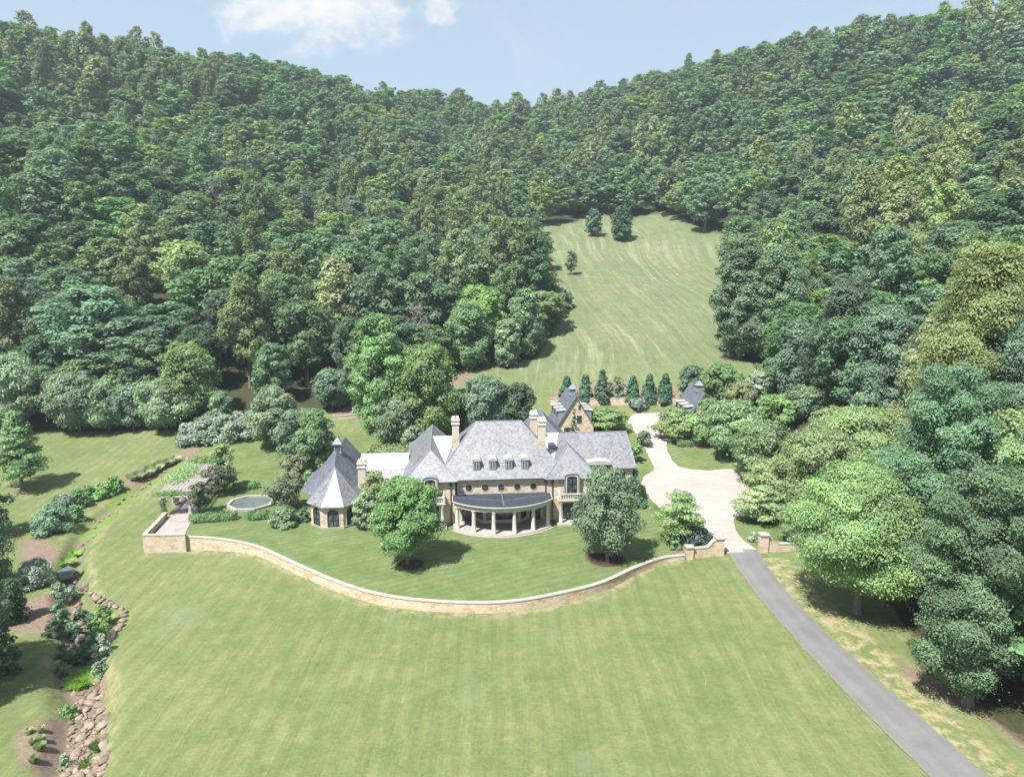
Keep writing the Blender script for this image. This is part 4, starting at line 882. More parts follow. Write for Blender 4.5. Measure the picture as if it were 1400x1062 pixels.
# pergola with stone paving
M['oldwood'] = mat_plain('weathered_timber', (.40, .36, .345), .85, .2, 2, .1)
m, b = newmat('flagstone'); co = objco(b); vo = b.n('ShaderNodeTexVoronoi', {'Vector': co, 'Scale': .9, 'Randomness': .6}); ve = b.n('ShaderNodeTexVoronoi', {'Vector': co, 'Scale': .9, 'Randomness': .6}, feature='DISTANCE_TO_EDGE')
r = b.n('ShaderNodeSeparateColor', {0: vo.outputs['Color']})
finish(b, b.mix(b.smooth(ve.outputs['Distance'], 0, .05), (.30, .26, .22), b.ramp(r.outputs[0], [(0, (.26, .225, .20)), (.5, (.33, .29, .265)), (1, (.245, .24, .25))])), .85, .2, b.noise(co, 6), .2, .02); M['flag'] = m
PG = [Vector((*atz(212, 729, .1), 0)), Vector((*atz(253, 728, .1), 0)), Vector((*atz(300, 648, .1), 0)), Vector((*atz(270, 648, .1), 0))]
mb = MB(); mb.prism([(q.x, q.y) for q in PG], -.5, .07); tag(mb.build('terrace_paving', M['flag']), kind='structure')
a0 = Vector((*atz(224, 705, 0), 0)); a1 = Vector((*atz(272, 652, 0), 0)); c0_ = Vector((*atz(256, 709, 0), 0))
dv = (a1 - a0); Lp = dv.length; ang = math.atan2(dv.y, dv.x) - R(90); Wp = 3.6
pg = empty('pergola', (a0.x, a0.y, 0), ang, 'long weathered timber pergola with open slats on the left terrace', 'pergola')
for i in range(5):
    for x in (0, Wp):
        y = i * Lp / 4; MB().box(x - .16, x + .16, y - .16, y + .16, -.3, 2.6).box(x - .24, x + .24, y - .24, y + .24, -.3, .45).build('post', M['oldwood'], pg)
for x in (0, Wp): MB().box(x - .1, x + .1, -.9, Lp + .9, 2.6, 2.86).build('beam', M['oldwood'], pg)
mb = MB()
for i in range(int((Lp + 1.4) / .36)):
    y = -.7 + i * .36; mb.box(-.9, Wp + .9, y - .06, y + .06, 2.864, 3.06)
mb.build('rafters', M['oldwood'], pg)
mb = MB()
for i in range(9): x = -.6 + i * .6; mb.box(x - .03, x + .03, -.8, Lp + .8, 3.064, 3.11)
mb.build('slats', M['oldwood'], pg)
def vine(x, y, z, rx, ry, rz_, label):
    g = np.random.default_rng(SEED[0]); SEED[0] += 1; n = int(900 * rx * ry) + 400; q = g.normal(size=(n, 3)) * np.array([rx, ry, rz_]) * .5
    N = g.normal(size=(n, 3)) * .5 + np.array([0, 0, .7]); N /= np.linalg.norm(N, axis=1)[:, None]
    o = link('climbing_vine', leaves('vine', q, N, .2 * g.uniform(.7, 1.3, n), np.clip(.5 + g.normal(size=n) * .2, 0, 1), LEAF['vine']))
    o.matrix_world = pg_m @ Matrix.Translation((x, y, z)); tag(o, label, 'vine')
pg_m = Matrix.Translation((a0.x, a0.y, 0)) @ Matrix.Rotation(ang, 4, 'Z')
vine(.9, .2, 3.2, 1.9, .9, .3, 'leafy vine over the front slats of the pergola'); vine(.1, Lp * .55, 3.3, 1.5, 4.2, .4, 'leafy vine along the left edge of the pergola roof')
vine(1.6, Lp * .95, 3.3, 2.6, 1.8, .4, 'leafy vine covering the far end of the pergola roof'); vine(.0, .1, 1.3, .45, .45, 1.6, 'vine climbing the front left pergola post'); vine(.4, Lp * .25, 1.2, .4, .6, 1.3, 'vine climbing the second left pergola post')
# --- behind the house
T('tulip_tree', 'spring', 'oval', 520, 592, 430, 92, 'tall green tree with a pointed top behind the left link roof', zbf=.05, cov=1.1)
T('sycamore_tree', 'locust', 'oval', 583, 596, 472, 104, 'large light green tree behind the left wing roof', zbf=.08, cov=1.0)
T('willow_tree', 'willow', 'round', 537, 607, 544, 64, 'soft grey green willow behind the link roof', zbf=.03, stray=.2)
T('garden_shrub', 'willow', 'mound', 565, 612, 582, 46, 'rounded grey green shrub beside the left wing roof', 'shrub', zbf=.02, trunk=False)
T('garden_shrub', 'gold', 'mound', 535, 622, 611, 74, 'low yellow green shrub row behind the link roof', 'shrub', zbf=.02, trunk=False)
T('cherry_tree', 'teal', 'round', 664, 592, 516, 82, 'wide dark blue green tree behind the main roof', zbf=.1)
T('cherry_tree', 'dark', 'round', 708, 588, 524, 58, 'dark rounded tree behind the right chimneys', zbf=.1)
T('cherry_tree', 'teal', 'round', 632, 585, 532, 34, 'small rounded tree behind the left chimney', zbf=.1)
T('garden_shrub', 'box', 'mound', 491, 562, 541, 23, 'small round green bush on the mulched bank', 'shrub', zbf=.0, trunk=False)
T('magnolia_tree', 'plum', 'cone', 785, 592, 559, 24, 'small brown green magnolia before the carriage house gable', zbf=.05, K=30, Y=129.5, cov=1.8)
for px, ty, by, ww in ((775, 515, 550, 'leftmost'), (800, 512, 551, 'second from left'), (823, 506, 552, 'third from left'), (865, 514, 551, 'third from right'), (887, 512, 551, 'second from right'), (909, 511, 551, 'rightmost')):
    T('arborvitae', 'evergreen', 'spire', px, by, ty, 29, 'pointed dark arborvitae, ' + ww + ' in the row above the terrace wall', 'evergreen', 'arborvitae in a row above the terrace', zbf=.0, K=60, lob=.42, cov=1.2, stray=.03)
T('garden_shrub', 'willow', 'round', 843, 549, 515, 25, 'pale rounded shrub in the middle of the arborvitae row', 'shrub', zbf=.02, trunk=False)
for px, by, ty, wd, lf, lb in ((830, 592, 556, 62, 'locust', 'pale spreading tree between the carriage house and the drive'), (872, 560, 545, 30, 'silver', 'pale shrub below the terrace wall steps'), (800, 585, 568, 40, 'locust', 'low light green tree behind the right wing roof'), (880, 610, 590, 26, 'plum', 'reddish green small tree at the drive edge behind the right wing'), (868, 632, 606, 24, 'box', 'green shrub at the right wing gable end')):
    T('garden_tree', lf, 'tier' if lf == 'locust' else 'round', px, by, ty, wd, lb, 'tree', zbf=.2, flat=.4 if lf == 'locust' else .8)
# --- right of the drive
for px, by, ty, wd, lf, shp, lb, kw in (
 (925, 600, 558, 74, 'locust', 'tier', 'flat topped light green tree before the farther carriage house', {}),
 (958, 606, 566, 62, 'fresh', 'round', 'bushy green tree beside the low corner pier', {}),
 (1000, 622, 550, 92, 'spring', 'round', 'green tree sprinkled with white blossom above the small lawn', dict(bloom=.2)),
 (1042, 660, 580, 96, 'spring', 'round', 'blossoming green tree overhanging the end of the hedge', dict(bloom=.12)),
 (1060, 690, 628, 110, 'locust', 'tier', 'light green layered tree at the right edge of the gravel court', {}),
 (1040, 714, 664, 76, 'locust', 'tier', 'small layered tree reaching over the gravel near the gate', dict(bloom=.06)),
 (1120, 700, 590, 130, 'locust', 'round', 'broad light green tree in the middle of the grove right of the court', {}),
 (1175, 672, 560, 130, 'locust', 'round', 'broad light green tree at the back of the grove right of the court', {}),
 (1092, 745, 690, 70, 'spring', 'round', 'leafy green tree behind the right gate pier', {}),
 (1110, 620, 558, 44, 'bluegrey', 'cone', 'dusky pointed conifer among the light green grove', dict(K=34)),
 (1058, 590, 540, 60, 'fresh', 'round', 'rounded green tree behind the blossoming tree', {}),
 (1095, 575, 528, 60, 'willow', 'round', 'pale green rounded tree at the foot of the right woods', {}),
 (1010, 560, 522, 50, 'gold', 'round', 'yellowish green bush right of the farther carriage house', {}),
 (1035, 552, 508, 46, 'silver', 'round', 'silvery green tree behind the farther carriage house', {}),
 (985, 552, 498, 60, 'maple', 'round', 'rounded green tree just behind the farther carriage house roof', {}),
 (945, 545, 500, 46, 'teal', 'round', 'blue green rounded tree left of the farther carriage house cupola', {}),
 (1060, 535, 490, 56, 'maple', 'round', 'leafy green tree at the meadow corner below the right woods', {}),
 (1135, 560, 508, 60, 'locust', 'round', 'light green tree on the edge of the dark right woods', {}),
 (1230, 640, 560, 90, 'locust', 'round', 'light green tree tucked beside the big dark oak', {}),
 (970, 590, 545, 50, 'locust', 'round', 'small light green tree before the gable of the farther carriage house', dict(Y=129.5)),
 (1205, 740, 620, 110, 'spring', 'round', 'leafy green tree between the grove and the nearest oak', {}),
 (1150, 640, 560, 110, 'locust', 'round', 'pale leafy tree in the heart of the grove right of the court', {}),
 (950, 572, 552, 30, 'fresh', 'mound', 'low green shrubs at the left eaves of the farther carriage house', {})):
    kw = dict(kw); kw.setdefault('zbf', .1)
    kw.setdefault('cov', .8); kw.setdefault('stray', .16); kw.setdefault('flat', .62)
    if shp == 'tier': kw.update(flat=.28, cov=.62, lob=.32)
    T('garden_tree', lf, shp, px, by, ty, wd, lb, **kw)
T('maple_tree', 'spring', 'round', 1172, 838, 640, 200, 'tall leafy tree with a grey trunk beside the road shadow', zbf=.22, K=90, cov=.85, tr=.42, flat=.6, stray=.18)
T('oak_tree', 'oak', 'round', 1322, 962, 640, 200, 'big blue green oak with a low grey trunk nearest the road', zbf=.07, K=64, lob=.27, cov=1.0, tr=.4)
T('oak_tree', 'spring', 'oval', 1410, 930, 560, 200, 'big leafy oak cut off by the right edge of the picture', zbf=.12, K=90, tr=.5)
T('maple_tree', 'lime', 'oval', 1440, 900, 660, 150, 'bright yellow green tree low at the right edge', zbf=.1, K=60)
T('oak_tree', 'teal', 'round', 1272, 842, 500, 190, 'broad blue green oak behind the nearest oak', zbf=.12, K=64, lob=.26)
T('tulip_tree', 'gold', 'oval', 1318, 700, 335, 190, 'towering yellowish green tulip tree on the right slope', zbf=.1, K=100, cov=.9)
T('tulip_tree', 'gold', 'oval', 1270, 660, 430, 120, 'yellowish tulip tree left of the towering one on the right slope', zbf=.1, K=70)
T('oak_tree', 'teal', 'round', 1385, 720, 430, 190, 'broad blue green oak high at the right edge above the yellow tulip tree', zbf=.1, K=90)
# --- meadow and its edges
T('round_maple', 'dark', 'oval', 812, 323, 286, 29, 'left of the two dark round trees at the top of the meadow', zbf=.08)
T('round_maple', 'dark', 'oval', 850, 329, 282, 36, 'right and larger of the two dark round trees atop the meadow', zbf=.06)
T('young_tree', 'willow', 'oval', 781, 376, 343, 21, 'slender pale young tree alone on the left of the meadow', zbf=.2)
for px, by, ty, wd, lf, lb in ((775, 421, 396, 24, 'willow', 'grey green bush on the upper left meadow edge'), (762, 432, 402, 30, 'teal', 'blue green bush below the grey green bush at the meadow edge'), (757, 441, 414, 26, 'willow', 'pale scrubby bush at the left meadow edge'), (742, 458, 424, 40, 'dark', 'dark bush under the tall tree at the left meadow edge')):
    T('meadow_bush', lf, 'mound', px, by, ty, wd, lb, 'bush', zbf=.02, trunk=False)
T('oak_tree', 'maple', 'oval', 640, 503, 415, 74, 'large dense green tree at the lower left corner of the meadow', zbf=.04, cov=1.2)
T('round_maple', 'willow', 'oval', 694, 501, 436, 50, 'grey green oval tree between two dense trees at the meadow corner', zbf=.04)
T('oak_tree', 'maple', 'oval', 718, 488, 396, 60, 'dense dark green tree right of the grey green oval tree', zbf=.04, cov=1.2)
T('oak_tree', 'oak', 'round', 730, 440, 318, 56, 'tall gappy tree leaning over the left meadow edge', zbf=.12)
T('tulip_tree', 'lime', 'round', 655, 480, 392, 76, 'yellow green rounded tree behind the dense meadow corner trees', zbf=.2)
for px, by, ty, wd, lf, lb in ((1010, 490, 326, 86, 'oak', 'huge oak at the lower right edge of the meadow'), (1060, 500, 335, 90, 'oak', 'huge oak right of the meadow edge oak'), (996, 478, 410, 40, 'dark', 'dark lower tree at the right meadow edge'), (1085, 545, 440, 76, 'teal', 'blue green tree in front of the dark gap in the right woods'), (1150, 560, 385, 110, 'dark', 'dark green oak rising above the grove right of the drive'), (1195, 590, 420, 110, 'teal', 'blue grey green oak above the light green grove')):
    T('oak_tree', lf, 'oval', px, by, ty, wd, lb, zbf=.06)
# --- left lawn and creek
T('young_oak', 'maple', 'cone', 31, 670, 562, 96, 'single feathery green tree with a dark trunk on the left lawn', zbf=.17, K=60, cov=.7, stray=.25, flat=.4, lob=.40)
for px, by, ty, wd, lf, lb in ((20, 585, 486, 100, 'willow', 'soft grey green tree at the far left edge of the lawn'), (110, 590, 510, 92, 'willow', 'spreading tree with dark shade at the left lawn edge'), (150, 590, 520, 70, 'willow', 'round crowned tree beside the spreading lawn edge tree'), (183, 588, 528, 62, 'teal', 'tree with thin twin trunks at the lawn edge'), (228, 588, 520, 84, 'willow', 'broad pale tree above the lawn edge shade'), (262, 578, 470, 90, 'lime', 'bright yellow green tree behind the lawn edge trees'), (300, 580, 534, 46, 'willow', 'small grey green tree left of the silvery hedge'), (375, 552, 470, 60, 'oak', 'dark tree at the foot of the left woods'), (480, 548, 492, 30, 'fresh', 'small pointed green tree on the bank behind the house'), (455, 560, 505, 60, 'teal', 'spreading blue green tree on the bank behind the house')):
    T('lawn_edge_tree', lf, 'round', px, by, ty, wd, lb, zbf=.14)
T('pine_tree', 'evergreen', 'cone', -14, 735, 612, 84, 'dark evergreen half cut off at the left edge beside the lawn', zbf=.02, K=60)
T('pine_tree', 'evergreen', 'cone', -20, 815, 640, 104, 'tall dark evergreen at the left edge above the creek mulch', zbf=.02, K=70)
T('maple_tree', 'dark', 'round', -70, 950, 700, 190, 'dark leafy tree at the left edge shading the lower grass', zbf=.1, K=60)
for px, by, ty, wd, lf, lb in ((72, 727, 690, 60, 'teal', 'large blue grey shrub left of the stream'), (87, 700, 676, 44, 'silver', 'silvery shrub behind the large blue grey shrub'), (48, 799, 766, 62, 'silver', 'grey shrub beside the mulch left of the stream'), (82, 822, 796, 28, 'willow', 'tall grey green shrub on the rocky creek bank'), (84, 850, 820, 28, 'teal', 'shrub in the shade on the left creek bank'), (88, 905, 878, 24, 'dark', 'dark blue grey shrub low in the creek shade'), (143, 862, 828, 34, 'fresh', 'bright green shrub under the rim boulders'), (141, 900, 866, 30, 'silver', 'pale grey green shrub on the right creek bank'), (126, 862, 838, 22, 'dark', 'dark shrub between creek and rim boulders'), (94, 979, 963, 28, 'fresh', 'small bright green shrub beside the dry stone bed'), (90, 1050, 1030, 24, 'willow', 'small shrub growing among the lower stones'), (108, 694, 668, 30, 'box', 'clipped green mound by the upper stream'), (122, 684, 664, 26, 'box', 'green mound right of the upper stream mound'), (140, 680, 660, 36, 'fresh', 'wide fresh green mound on the stream bank'), (157, 672, 652, 30, 'box', 'green mound next to the lavender grey grasses'), (104, 712, 690, 28, 'box', 'green mound in front of the silvery shrub'), (112, 850, 832, 26, 'dark', 'dark shrub in the middle of the creek hollow'), (100, 872, 850, 30, 'teal', 'broad shrub in the middle of the creek shade'), (128, 885, 862, 24, 'maple', 'green shrub on the inner right creek bank'), (112, 905, 886, 28, 'dark', 'dark shrub above the water grass'), (76, 870, 846, 30, 'dark', 'dark shrub on the left creek rim'), (86, 925, 905, 24, 'maple', 'green shrub left of the water grass'), (136, 925, 905, 26, 'willow', 'grey green shrub right of the water grass'), (100, 818, 800, 22, 'silver', 'pale shrub at the head of the rock pool'), (20, 850, 790, 50, 'dark', 'dark leafy shrub under the left edge evergreens'), (15, 920, 850, 40, 'evergreen', 'small dark evergreen on the shaded left grass')):
    T('creek_shrub', lf, 'mound', px, by, ty, wd, lb, 'shrub', 'shrubs along the creek', zbf=.0, trunk=False, cov=1.1, stray=.2)
def grass_clump(p, Rr, H, n, label, leaf='grass', group='grasses along the stream'):
    g = np.random.default_rng(SEED[0]); SEED[0] += 1
    a = g.random(n) * 6.283; r0 = np.sqrt(g.random(n)) * Rr * .6; hh = H * g.uniform(.55, 1.1, n); ln_ = g.uniform(.15, .8, n) * Rr
    x0, y0 = r0 * np.cos(a), r0 * np.sin(a); b_ = a + g.normal(size=n) * .5; wd = .035 + .03 * g.random(n); px_, py_ = -np.sin(b_) * wd, np.cos(b_) * wd
    V = np.stack([np.stack([x0 - px_, y0 - py_, -.1 + 0 * a], 1), np.stack([x0 + px_, y0 + py_, -.1 + 0 * a], 1), np.stack([x0 + np.cos(b_) * ln_ * .4 + px_ * .8, y0 + np.sin(b_) * ln_ * .4 + py_ * .8, hh * .7], 1), np.stack([x0 + np.cos(b_) * ln_, y0 + np.sin(b_) * ln_, hh], 1)], 1).reshape(-1, 3)
    o = link('grass_clump', npmesh('grass_clump', V, np.arange(4 * n).reshape(n, 4), [LEAF[leaf]], attrs={'tone': ('FACE', np.clip(.5 + g.normal(size=n) * .2, 0, 1))})); o.location = p
    return tag(o, label, 'grass clump', group)
for px, py, rr, lb, lf in ((186, 655, 1.3, 'lavender grey grass clump left of the others by the mulch', 'pampas'), (199, 650, 1.4, 'lavender grey grass clump second along the mulch', 'pampas'), (212, 643, 1.4, 'lavender grey grass clump third along the mulch', 'grass'), (228, 636, 1.3, 'lavender grey grass clump fourth along the mulch', 'pampas'), (238, 631, 1.1, 'lavender grey grass clump nearest the grey hedge', 'grass'),
   (116, 935, 1.5, 'bright green tuft of water grass in the creek', 'reed'), (124, 925, 1.1, 'bright green tuft on the right of the water grass', 'reed'), (88, 772, 1.2, 'bright reeds beside the small stream pool', 'reed'), (101, 760, .9, 'bright reeds right of the small stream pool', 'reed'),
   (40, 1003, .5, 'dry grass tuft at the top left of the mulch island', 'grass'), (56, 1000, .5, 'dry grass tuft at the top right of the mulch island', 'grass'), (45, 1017, .5, 'dry grass tuft in the left middle of the mulch island', 'grass'), (57, 1013, .5, 'dry grass tuft in the right middle of the mulch island', 'grass'), (55, 1024, .7, 'largest grass tuft on the mulch island', 'grass'), (47, 1042, .6, 'grass tuft at the bottom of the mulch island', 'grass'), (122, 1048, .7, 'yellow green tuft at the lower right of the stones', 'lime'), (137, 1022, .7, 'yellow green tuft on the lawn side of the stones', 'lime')):
    grass_clump(at(px, py), rr * (.55 if px < 60 else 1), (.32 + rr * .3) if py > 660 else .5 + rr * .4, int(900 * rr + 150), lb, lf)
# boulders
m, b = newmat('creek_boulder'); co = objco(b); rn = b.n('ShaderNodeObjectInfo').outputs['Random']; n1 = b.noise(co, 1.7, 5, .65); n2 = b.noise(co, 8, 4, .7)
c = b.ramp(b.m('ADD', b.m('MULTIPLY', n1, .6), b.m('MULTIPLY', rn, .35)), [(.25, (.13, .10, .077)), (.5, (.225, .175, .135)), (.75, (.33, .275, .225))])
finish(b, c, .9, .2, b.m('ADD', n1, b.m('MULTIPLY', n2, .5)), .6, .08); M['boulder'] = m
def rock_mesh(seed):
    g = np.random.default_rng(seed); n1_, n2_ = 9, 12; V = []; k = g.normal(size=(9, 3)); k /= np.linalg.norm(k, axis=1)[:, None]; cut = g.uniform(.5, .92, 9)
    th = np.linspace(0, np.pi, n1_); ph = np.linspace(0, 2 * np.pi, n2_, endpoint=False)
    for t in th:
        for p_ in ph:
            d = np.array([math.sin(t) * math.cos(p_), math.sin(t) * math.sin(p_), math.cos(t)]); q = k @ d; r_ = min([1.0] + [cu / qq for cu, qq in zip(cut, q) if qq > .2])
            V.append(d * r_ * (1 + g.normal() * .05) * np.array([1, .8, .62]))
    i = np.arange(n1_ * n2_).reshape(n1_, n2_); j = np.roll(i, -1, 1); F = np.stack([i[:-1], i[1:], j[1:], j[:-1]], -1).reshape(-1, 4)
    return npmesh('boulder', V, F, [M['boulder']])
RK = [rock_mesh(i) for i in range(9)]; rg = random.Random(4)
def boulder(px, py, s, label, group):
    p = at(px, py); o = link('boulder', RK[rg.randrange(9)]); s *= rg.uniform(.75, 1.3); o.scale = (s, s * rg.uniform(.8, 1.2), s * rg.uniform(.7, 1.1))
    o.location = (p.x, p.y, p.z + s * .15); o.rotation_euler = (rg.uniform(-.3, .3), rg.uniform(-.3, .3), rg.uniform(0, 6.28)); tag(o, label, 'boulder', group)
for k in range(17):                                          # rim boulders
    t = k / 16; P_ = smoothline([(118, 800), (128, 816), (146, 826), (160, 830), (169, 842), (164, 860), (152, 870)], 17)[k]; boulder(P_[0] + rg.uniform(-2, 2), P_[1] + rg.uniform(-2, 2), .58, 'tan boulder in the curved rim above the creek shrubs', 'rim boulders above the creek')
for k in range(54):
    P_ = smoothline([(98, 800), (96, 830), (104, 850), (110, 870), (100, 890), (84, 905), (90, 925), (98, 935)], 54)[k]; boulder(P_[0] + rg.uniform(-10, 24), P_[1] + rg.uniform(-6, 6), rg.choice((.25, .35, .5, .7)), 'weathered boulder in the shaded creek hollow', 'boulders in the creek hollow')
for k in range(210):
    t = rg.random(); y = 940 + 124 * t; xl = 100 - 14 * t; xr = 131 + 8 * t; boulder(rg.uniform(xl, xr), y, rg.choice((.16, .2, .26, .3, .4, .55)), 'tan stone in the dry creek bed at the lower left', 'stones of the dry creek bed')
for k in range(14):
    P_ = smoothline([(132, 935), (136, 960), (142, 985), (140, 1010), (146, 1035), (140, 1060)], 14)[k]; boulder(P_[0] + rg.uniform(-3, 4), P_[1], .55, 'flat boulder along the right bank of the dry creek', 'boulders on the right bank of the dry creek')
for k in range(30):
    P_ = smoothline([(104, 800), (112, 765), (122, 735), (140, 712), (165, 690), (200, 664), (235, 644)], 30)[k]; boulder(P_[0] + rg.uniform(-6, 6), P_[1] + rg.uniform(-5, 5), rg.uniform(.25, .5), 'small stone along the upper stream bank', 'stones along the upper stream')
sm = MB(); q = [atz(80, 782, -1.2), atz(98, 778, -1.2), atz(102, 768, -1.2), atz(92, 764, -1.2), atz(78, 772, -1.2)]
zq = max(h1(*p) for p in q) + .03; sm.prism(q, zq - .3, zq); tag(sm.build('stream_water', M['water']), kind='structure')
# bare dead trees in the woods
def dead_tree(px, by, ty, label):
    p = at(px, by); Hh = topz(ty, p.y) - p.z; g = random.Random(px); mb = MB(); mb.tube([(0, 0, -.5), (.1, .1, Hh * .5), (0, .2, Hh)], [.3, .2, .04], 7)
    for k in range(46):
        z = Hh * g.uniform(.3, .95); a = g.uniform(0, 6.28); L = (1 - z / Hh) * Hh * .38 + 1.2; e = Vector((math.cos(a) * L, math.sin(a) * L, z + L * g.uniform(.5, 1.1))); s = Vector((0, .1, z)); mb.tube([s, s.lerp(e, .5) + Vector((0, 0, -.2)), e], [.12, .07, .03], 5)
        for q_ in range(4):
            f = s.lerp(e, g.uniform(.35, .95)); mb.tube([f, f + Vector((g.uniform(-1, 1), g.uniform(-1, 1), g.uniform(.3, 1.4)))], [.055, .02], 4)
    o = mb.build('bare_tree', M['deadwood']); o.location = p; tag(o, label, 'dead tree')
dead_tree(570, 492, 418, 'bare grey dead tree at the wood edge behind the tall pointed tree'); dead_tree(166, 520, 445, 'bare dead tree at the left wood edge above the lawn'); dead_tree(650, 400, 322, 'bare grey dead tree left of the meadow'); dead_tree(300, 330, 245, 'bare grey dead tree high in the left woods')
# ------------------------------------------------------------------ the woods
LODS = {}
SHAPES = {'oak': 'round', 'poplar': 'oval', 'maple': 'oval', 'lime': 'round', 'dark': 'round', 'teal': 'round', 'gold': 'oval'}
def proto(kind, var, lod):
    key = (kind, var, lod)
    if key not in LODS:
        ls, K = {0: (.31, 70), 1: (.42, 58), 2: (.66, 46)}[lod]; s = 7 * var + 31 * lod + sum(map(ord, kind))
        P, N, S, T_, C = crown(s, SHAPES[kind], 5.0, 18.0, 4.0, K, ls, .85, None if var == 0 else .25, .95)
        LODS[key] = (leaves('crown', P, N, S, T_, LEAF[kind], s), C)
    return LODS[key]
g = np.random.default_rng(11)
cell = {}; TX = []; TY = []
for x, y, q in zip(g.uniform(-420, 420, 90000), g.uniform(40, 700, 90000), g.uniform(0, 1, 90000)):
    if abs(x) > y * .80 + 22: continue
    md_ = 8.2 + 5.2 * q; cx, cy = int(x // 13.5), int(y // 13.5)
    if all((x - px) ** 2 + (y - py) ** 2 > md_ * md_ for i in (-1, 0, 1) for j in (-1, 0, 1) for px, py in cell.get((cx + i, cy + j), ())):
        cell.setdefault((cx, cy), []).append((x, y)); TX.append(x); TY.append(y)
TX = np.array(TX); TY = np.array(TY)
inn = inpoly(TX, TY, CLEAR); dd = dline(TX, TY, CLc); kp = (~inn) & (dd > np.where(TY > 190, 2.0, 4.2))
kp &= ~((TX < -30) & (TY < 96) & (TX > -75)) 
TX, TY = TX[kp], TY[kp]; TZ = ht(TX, TY)
vis = np.ones(len(TX), bool)
for t in np.linspace(.3, .985, 40): vis &= ~(ht(TX * t, TY * t) > CAMZ + (TZ + 19 - CAMZ) * t + 1)
TX, TY, TZ = TX[vis], TY[vis], TZ[vis]
# keep clear of the trees placed one by one
own = np.array([(o.location.x, o.location.y, 1.0) for o in col.objects if o.type == 'EMPTY' and 'tree' in str(o.get('category', '')) or o.name.startswith(('oak', 'tulip', 'maple', 'pine'))])
near = np.array([np.hypot(own[:, 0] - x, own[:, 1] - y).min() for x, y in zip(TX, TY)])
kp = near > 4.2; TX, TY, TZ = TX[kp], TY[kp], TZ[kp]; nT = len(TX)
dep = TY * CP - (TZ + 10 - CAMZ) * SP; PX = 700 + FPX * TX / dep
hill = sst(TZ, 20, 90)
n1_ = np.sin(TX * .021 + 1.3) + np.sin(TY * .027 + TX * .013) + g.normal(size=nT) * .55
kinds = ['oak', 'poplar', 'maple', 'lime', 'dark', 'teal', 'gold']
KI = np.zeros(nT, int)
for i in range(nT):
    left = TX[i] < 20
    w_ = dict(oak=.30, poplar=.28 if left else .13, maple=.20 if left else .26, lime=.05, dark=.07, teal=.20 if not left else .14, gold=.03 if left else .06)
    w_['poplar'] *= (1 + .9 * np.clip(n1_[i], -1, 1)); w_['oak'] *= 1 - .5 * np.clip(n1_[i], -1, 1)
    if TZ[i] < 30: w_['maple'] *= 1.6; w_['lime'] *= 1.7
    if not left and PX[i] > 1180 and 14 < TZ[i] < 75: w_['gold'] += .22
    q = np.array([w_[k_] for k_ in kinds]); KI[i] = g.choice(7, p=q / q.sum())
HS = g.normal(1.0, .17, nT).clip(.62, 1.45); RS = g.normal(1.54, .28, nT).clip(.9, 2.3)
edge_d = np.array([dline(np.array([x]), np.array([y]), CLc)[0] for x, y in zip(TX, TY)]); low = 1 - .28 * (1 - sst(edge_d, 2, 22)) * (TX < 40)
HS *= low; HS *= np.where(np.isin(KI, [1, 6]), 1.2, .97); RS *= np.where(np.isin(KI, [1, 6]), .84, 1.06)
order = np.argsort(dep); inframe = (PX > -40) & (PX < 1440)
sel = [i for i in order if inframe[i]][:300]; selset = set(sel)
NM = {'oak': ('oak_tree', 'blue green rounded oak'), 'poplar': ('tulip_tree', 'olive tinted upright tulip tree'), 'maple': ('maple_tree', 'mid green leafy maple'), 'lime': ('locust_tree', 'yellow green rounded tree'), 'dark': ('oak_tree', 'dark green dense oak'), 'teal': ('hickory_tree', 'bluish pale green rounded tree'), 'gold': ('tulip_tree', 'golden olive upright tree')}
def zone(i):
    x, y = TX[i], TY[i]
    if y < 128 and x > 30: return 'in the woods close to the road'
    if x > 45: return 'in the woods right of the meadow and grove'
    if x > -45: return 'in the woods between the house bank and the meadow'
    if x > -90: return 'in the woods above the left lawn'
    return 'in the woods at the far left above the lawn'
TR = {}
for i in sel:
    k_ = kinds[KI[i]]; lod = 0 if dep[i] < 170 else 1; var = int(g.integers(0, 3)); me, C = proto(k_, var, lod)
    nm, ph = NM[k_]; lb = ph + ' ' + zone(i)
    e_ = empty(nm, (TX[i], TY[i], TZ[i]), g.uniform(0, 6.28), lb, 'tree', lb.replace('tree in', 'trees in').replace('oak in', 'oaks in').replace('maple in', 'maples in'), (RS[i], RS[i] * g.uniform(.9, 1.1), HS[i]))
    link('crown', me, e_)
    if (k_, var) not in TR: TR[(k_, var)] = trunk_mesh(var, 18, 4, .27, C, M['bark'], 6)
    link('trunk', TR[(k_, var)], e_)
# the rest of the hillside forest: one object
pc_ = bpy.data.collections.new('forest_tree_kinds'); pl = []
for k_ in kinds:
    for var in range(3):
        for lod in (1, 2):
            o = bpy.data.objects.new('forest_tree', proto(k_, var, lod)[0]); pc_.objects.link(o); pl.append((o.name, k_, var, lod))
srt = sorted(pl); lut = {p_[1:]: n_ for n_, p_ in enumerate(srt)}
rest = np.array([i for i in range(nT) if i not in selset])
me = bpy.data.meshes.new('forest'); me.from_pydata([(TX[i], TY[i], TZ[i]) for i in rest], [], [])
a = me.attributes.new('pick', 'INT', 'POINT'); a.data.foreach_set('value', np.array([lut[(kinds[KI[i]], int(g.integers(0, 3)), 1 if dep[i] < 260 else 2)] for i in rest], np.int32))
a = me.attributes.new('scl', 'FLOAT_VECTOR', 'POINT'); a.data.foreach_set('vector', np.stack([RS[rest], RS[rest], HS[rest]], 1).astype(np.float32).ravel())
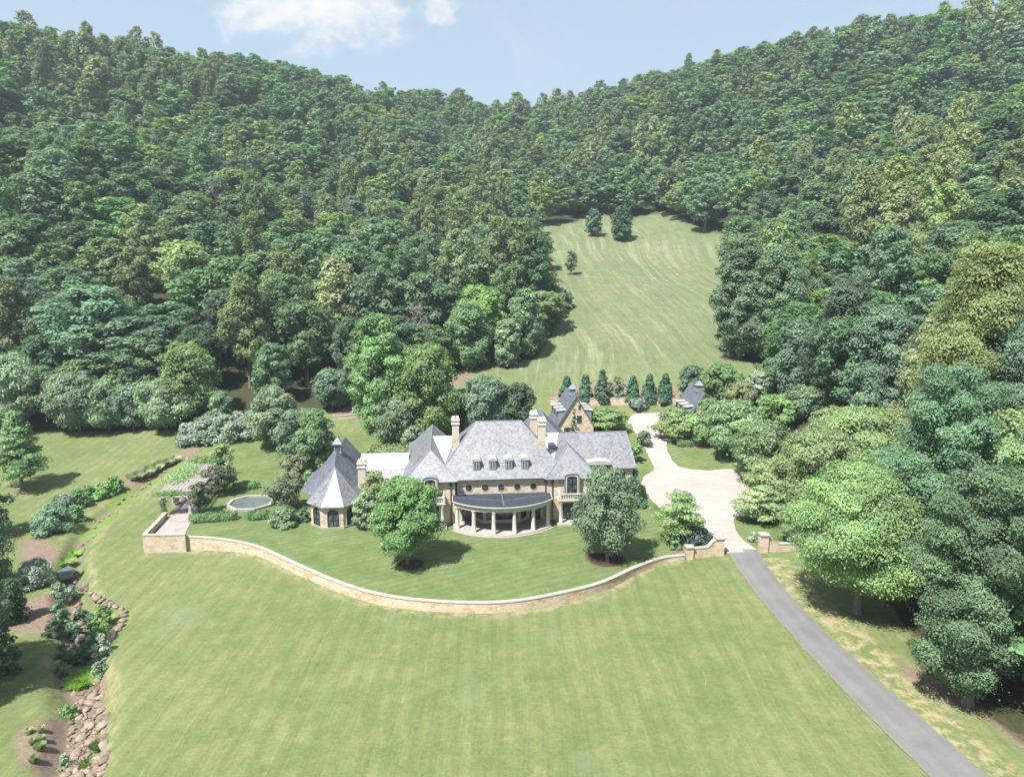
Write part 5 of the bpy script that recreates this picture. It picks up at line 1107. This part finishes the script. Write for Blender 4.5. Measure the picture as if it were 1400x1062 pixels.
a = me.attributes.new('turn', 'FLOAT_VECTOR', 'POINT'); a.data.foreach_set('vector', np.stack([0 * rest, 0 * rest, g.uniform(0, 6.28, len(rest))], 1).astype(np.float32).ravel())
fo = tag(link('forest', me), kind='stuff')
ng = bpy.data.node_groups.new('forest_nodes', 'GeometryNodeTree'); ng.interface.new_socket('Geometry', in_out='INPUT', socket_type='NodeSocketGeometry'); ng.interface.new_socket('Geometry', in_out='OUTPUT', socket_type='NodeSocketGeometry')
gi = ng.nodes.new('NodeGroupInput'); go = ng.nodes.new('NodeGroupOutput'); ci = ng.nodes.new('GeometryNodeCollectionInfo'); ci.inputs['Collection'].default_value = pc_; ci.inputs['Separate Children'].default_value = True; ci.inputs['Reset Children'].default_value = True
ip = ng.nodes.new('GeometryNodeInstanceOnPoints'); ip.inputs['Pick Instance'].default_value = True
def na(n_, t): q_ = ng.nodes.new('GeometryNodeInputNamedAttribute'); q_.data_type = t; q_.inputs['Name'].default_value = n_; return q_.outputs[0]
ng.links.new(gi.outputs[0], ip.inputs['Points']); ng.links.new(ci.outputs[0], ip.inputs['Instance']); ng.links.new(na('pick', 'INT'), ip.inputs['Instance Index'])
ng.links.new(na('scl', 'FLOAT_VECTOR'), ip.inputs['Scale']); e2 = ng.nodes.new('FunctionNodeEulerToRotation'); ng.links.new(na('turn', 'FLOAT_VECTOR'), e2.inputs[0]); ng.links.new(e2.outputs[0], ip.inputs['Rotation'])
ng.links.new(ip.outputs[0], go.inputs[0]); md = fo.modifiers.new('forest', 'NODES'); md.node_group = ng
print('forest', nT, 'single', len(sel), 'objects', len(col.objects))

# ------------------------------------------------------------------ summer haze: one even box of air
hz = MB().box(-1600, 1600, -520, 1800, float(GZ.min()) - 1.5, float(GZ.max()) + 34).build('haze', (lambda m_: m_)(bpy.data.materials.new('haze_air'))); hz['kind'] = 'stuff'
m = hz.data.materials[0]; m.use_nodes = True; m.node_tree.nodes.clear(); b = NB(m.node_tree)
v_ = b.n('ShaderNodeVolumePrincipled', {'Color': (.74, .88, 1, 1), 'Density': .00023, 'Anisotropy': .2})
b.L.new(v_.outputs[0], b.n('ShaderNodeOutputMaterial').inputs['Volume'])
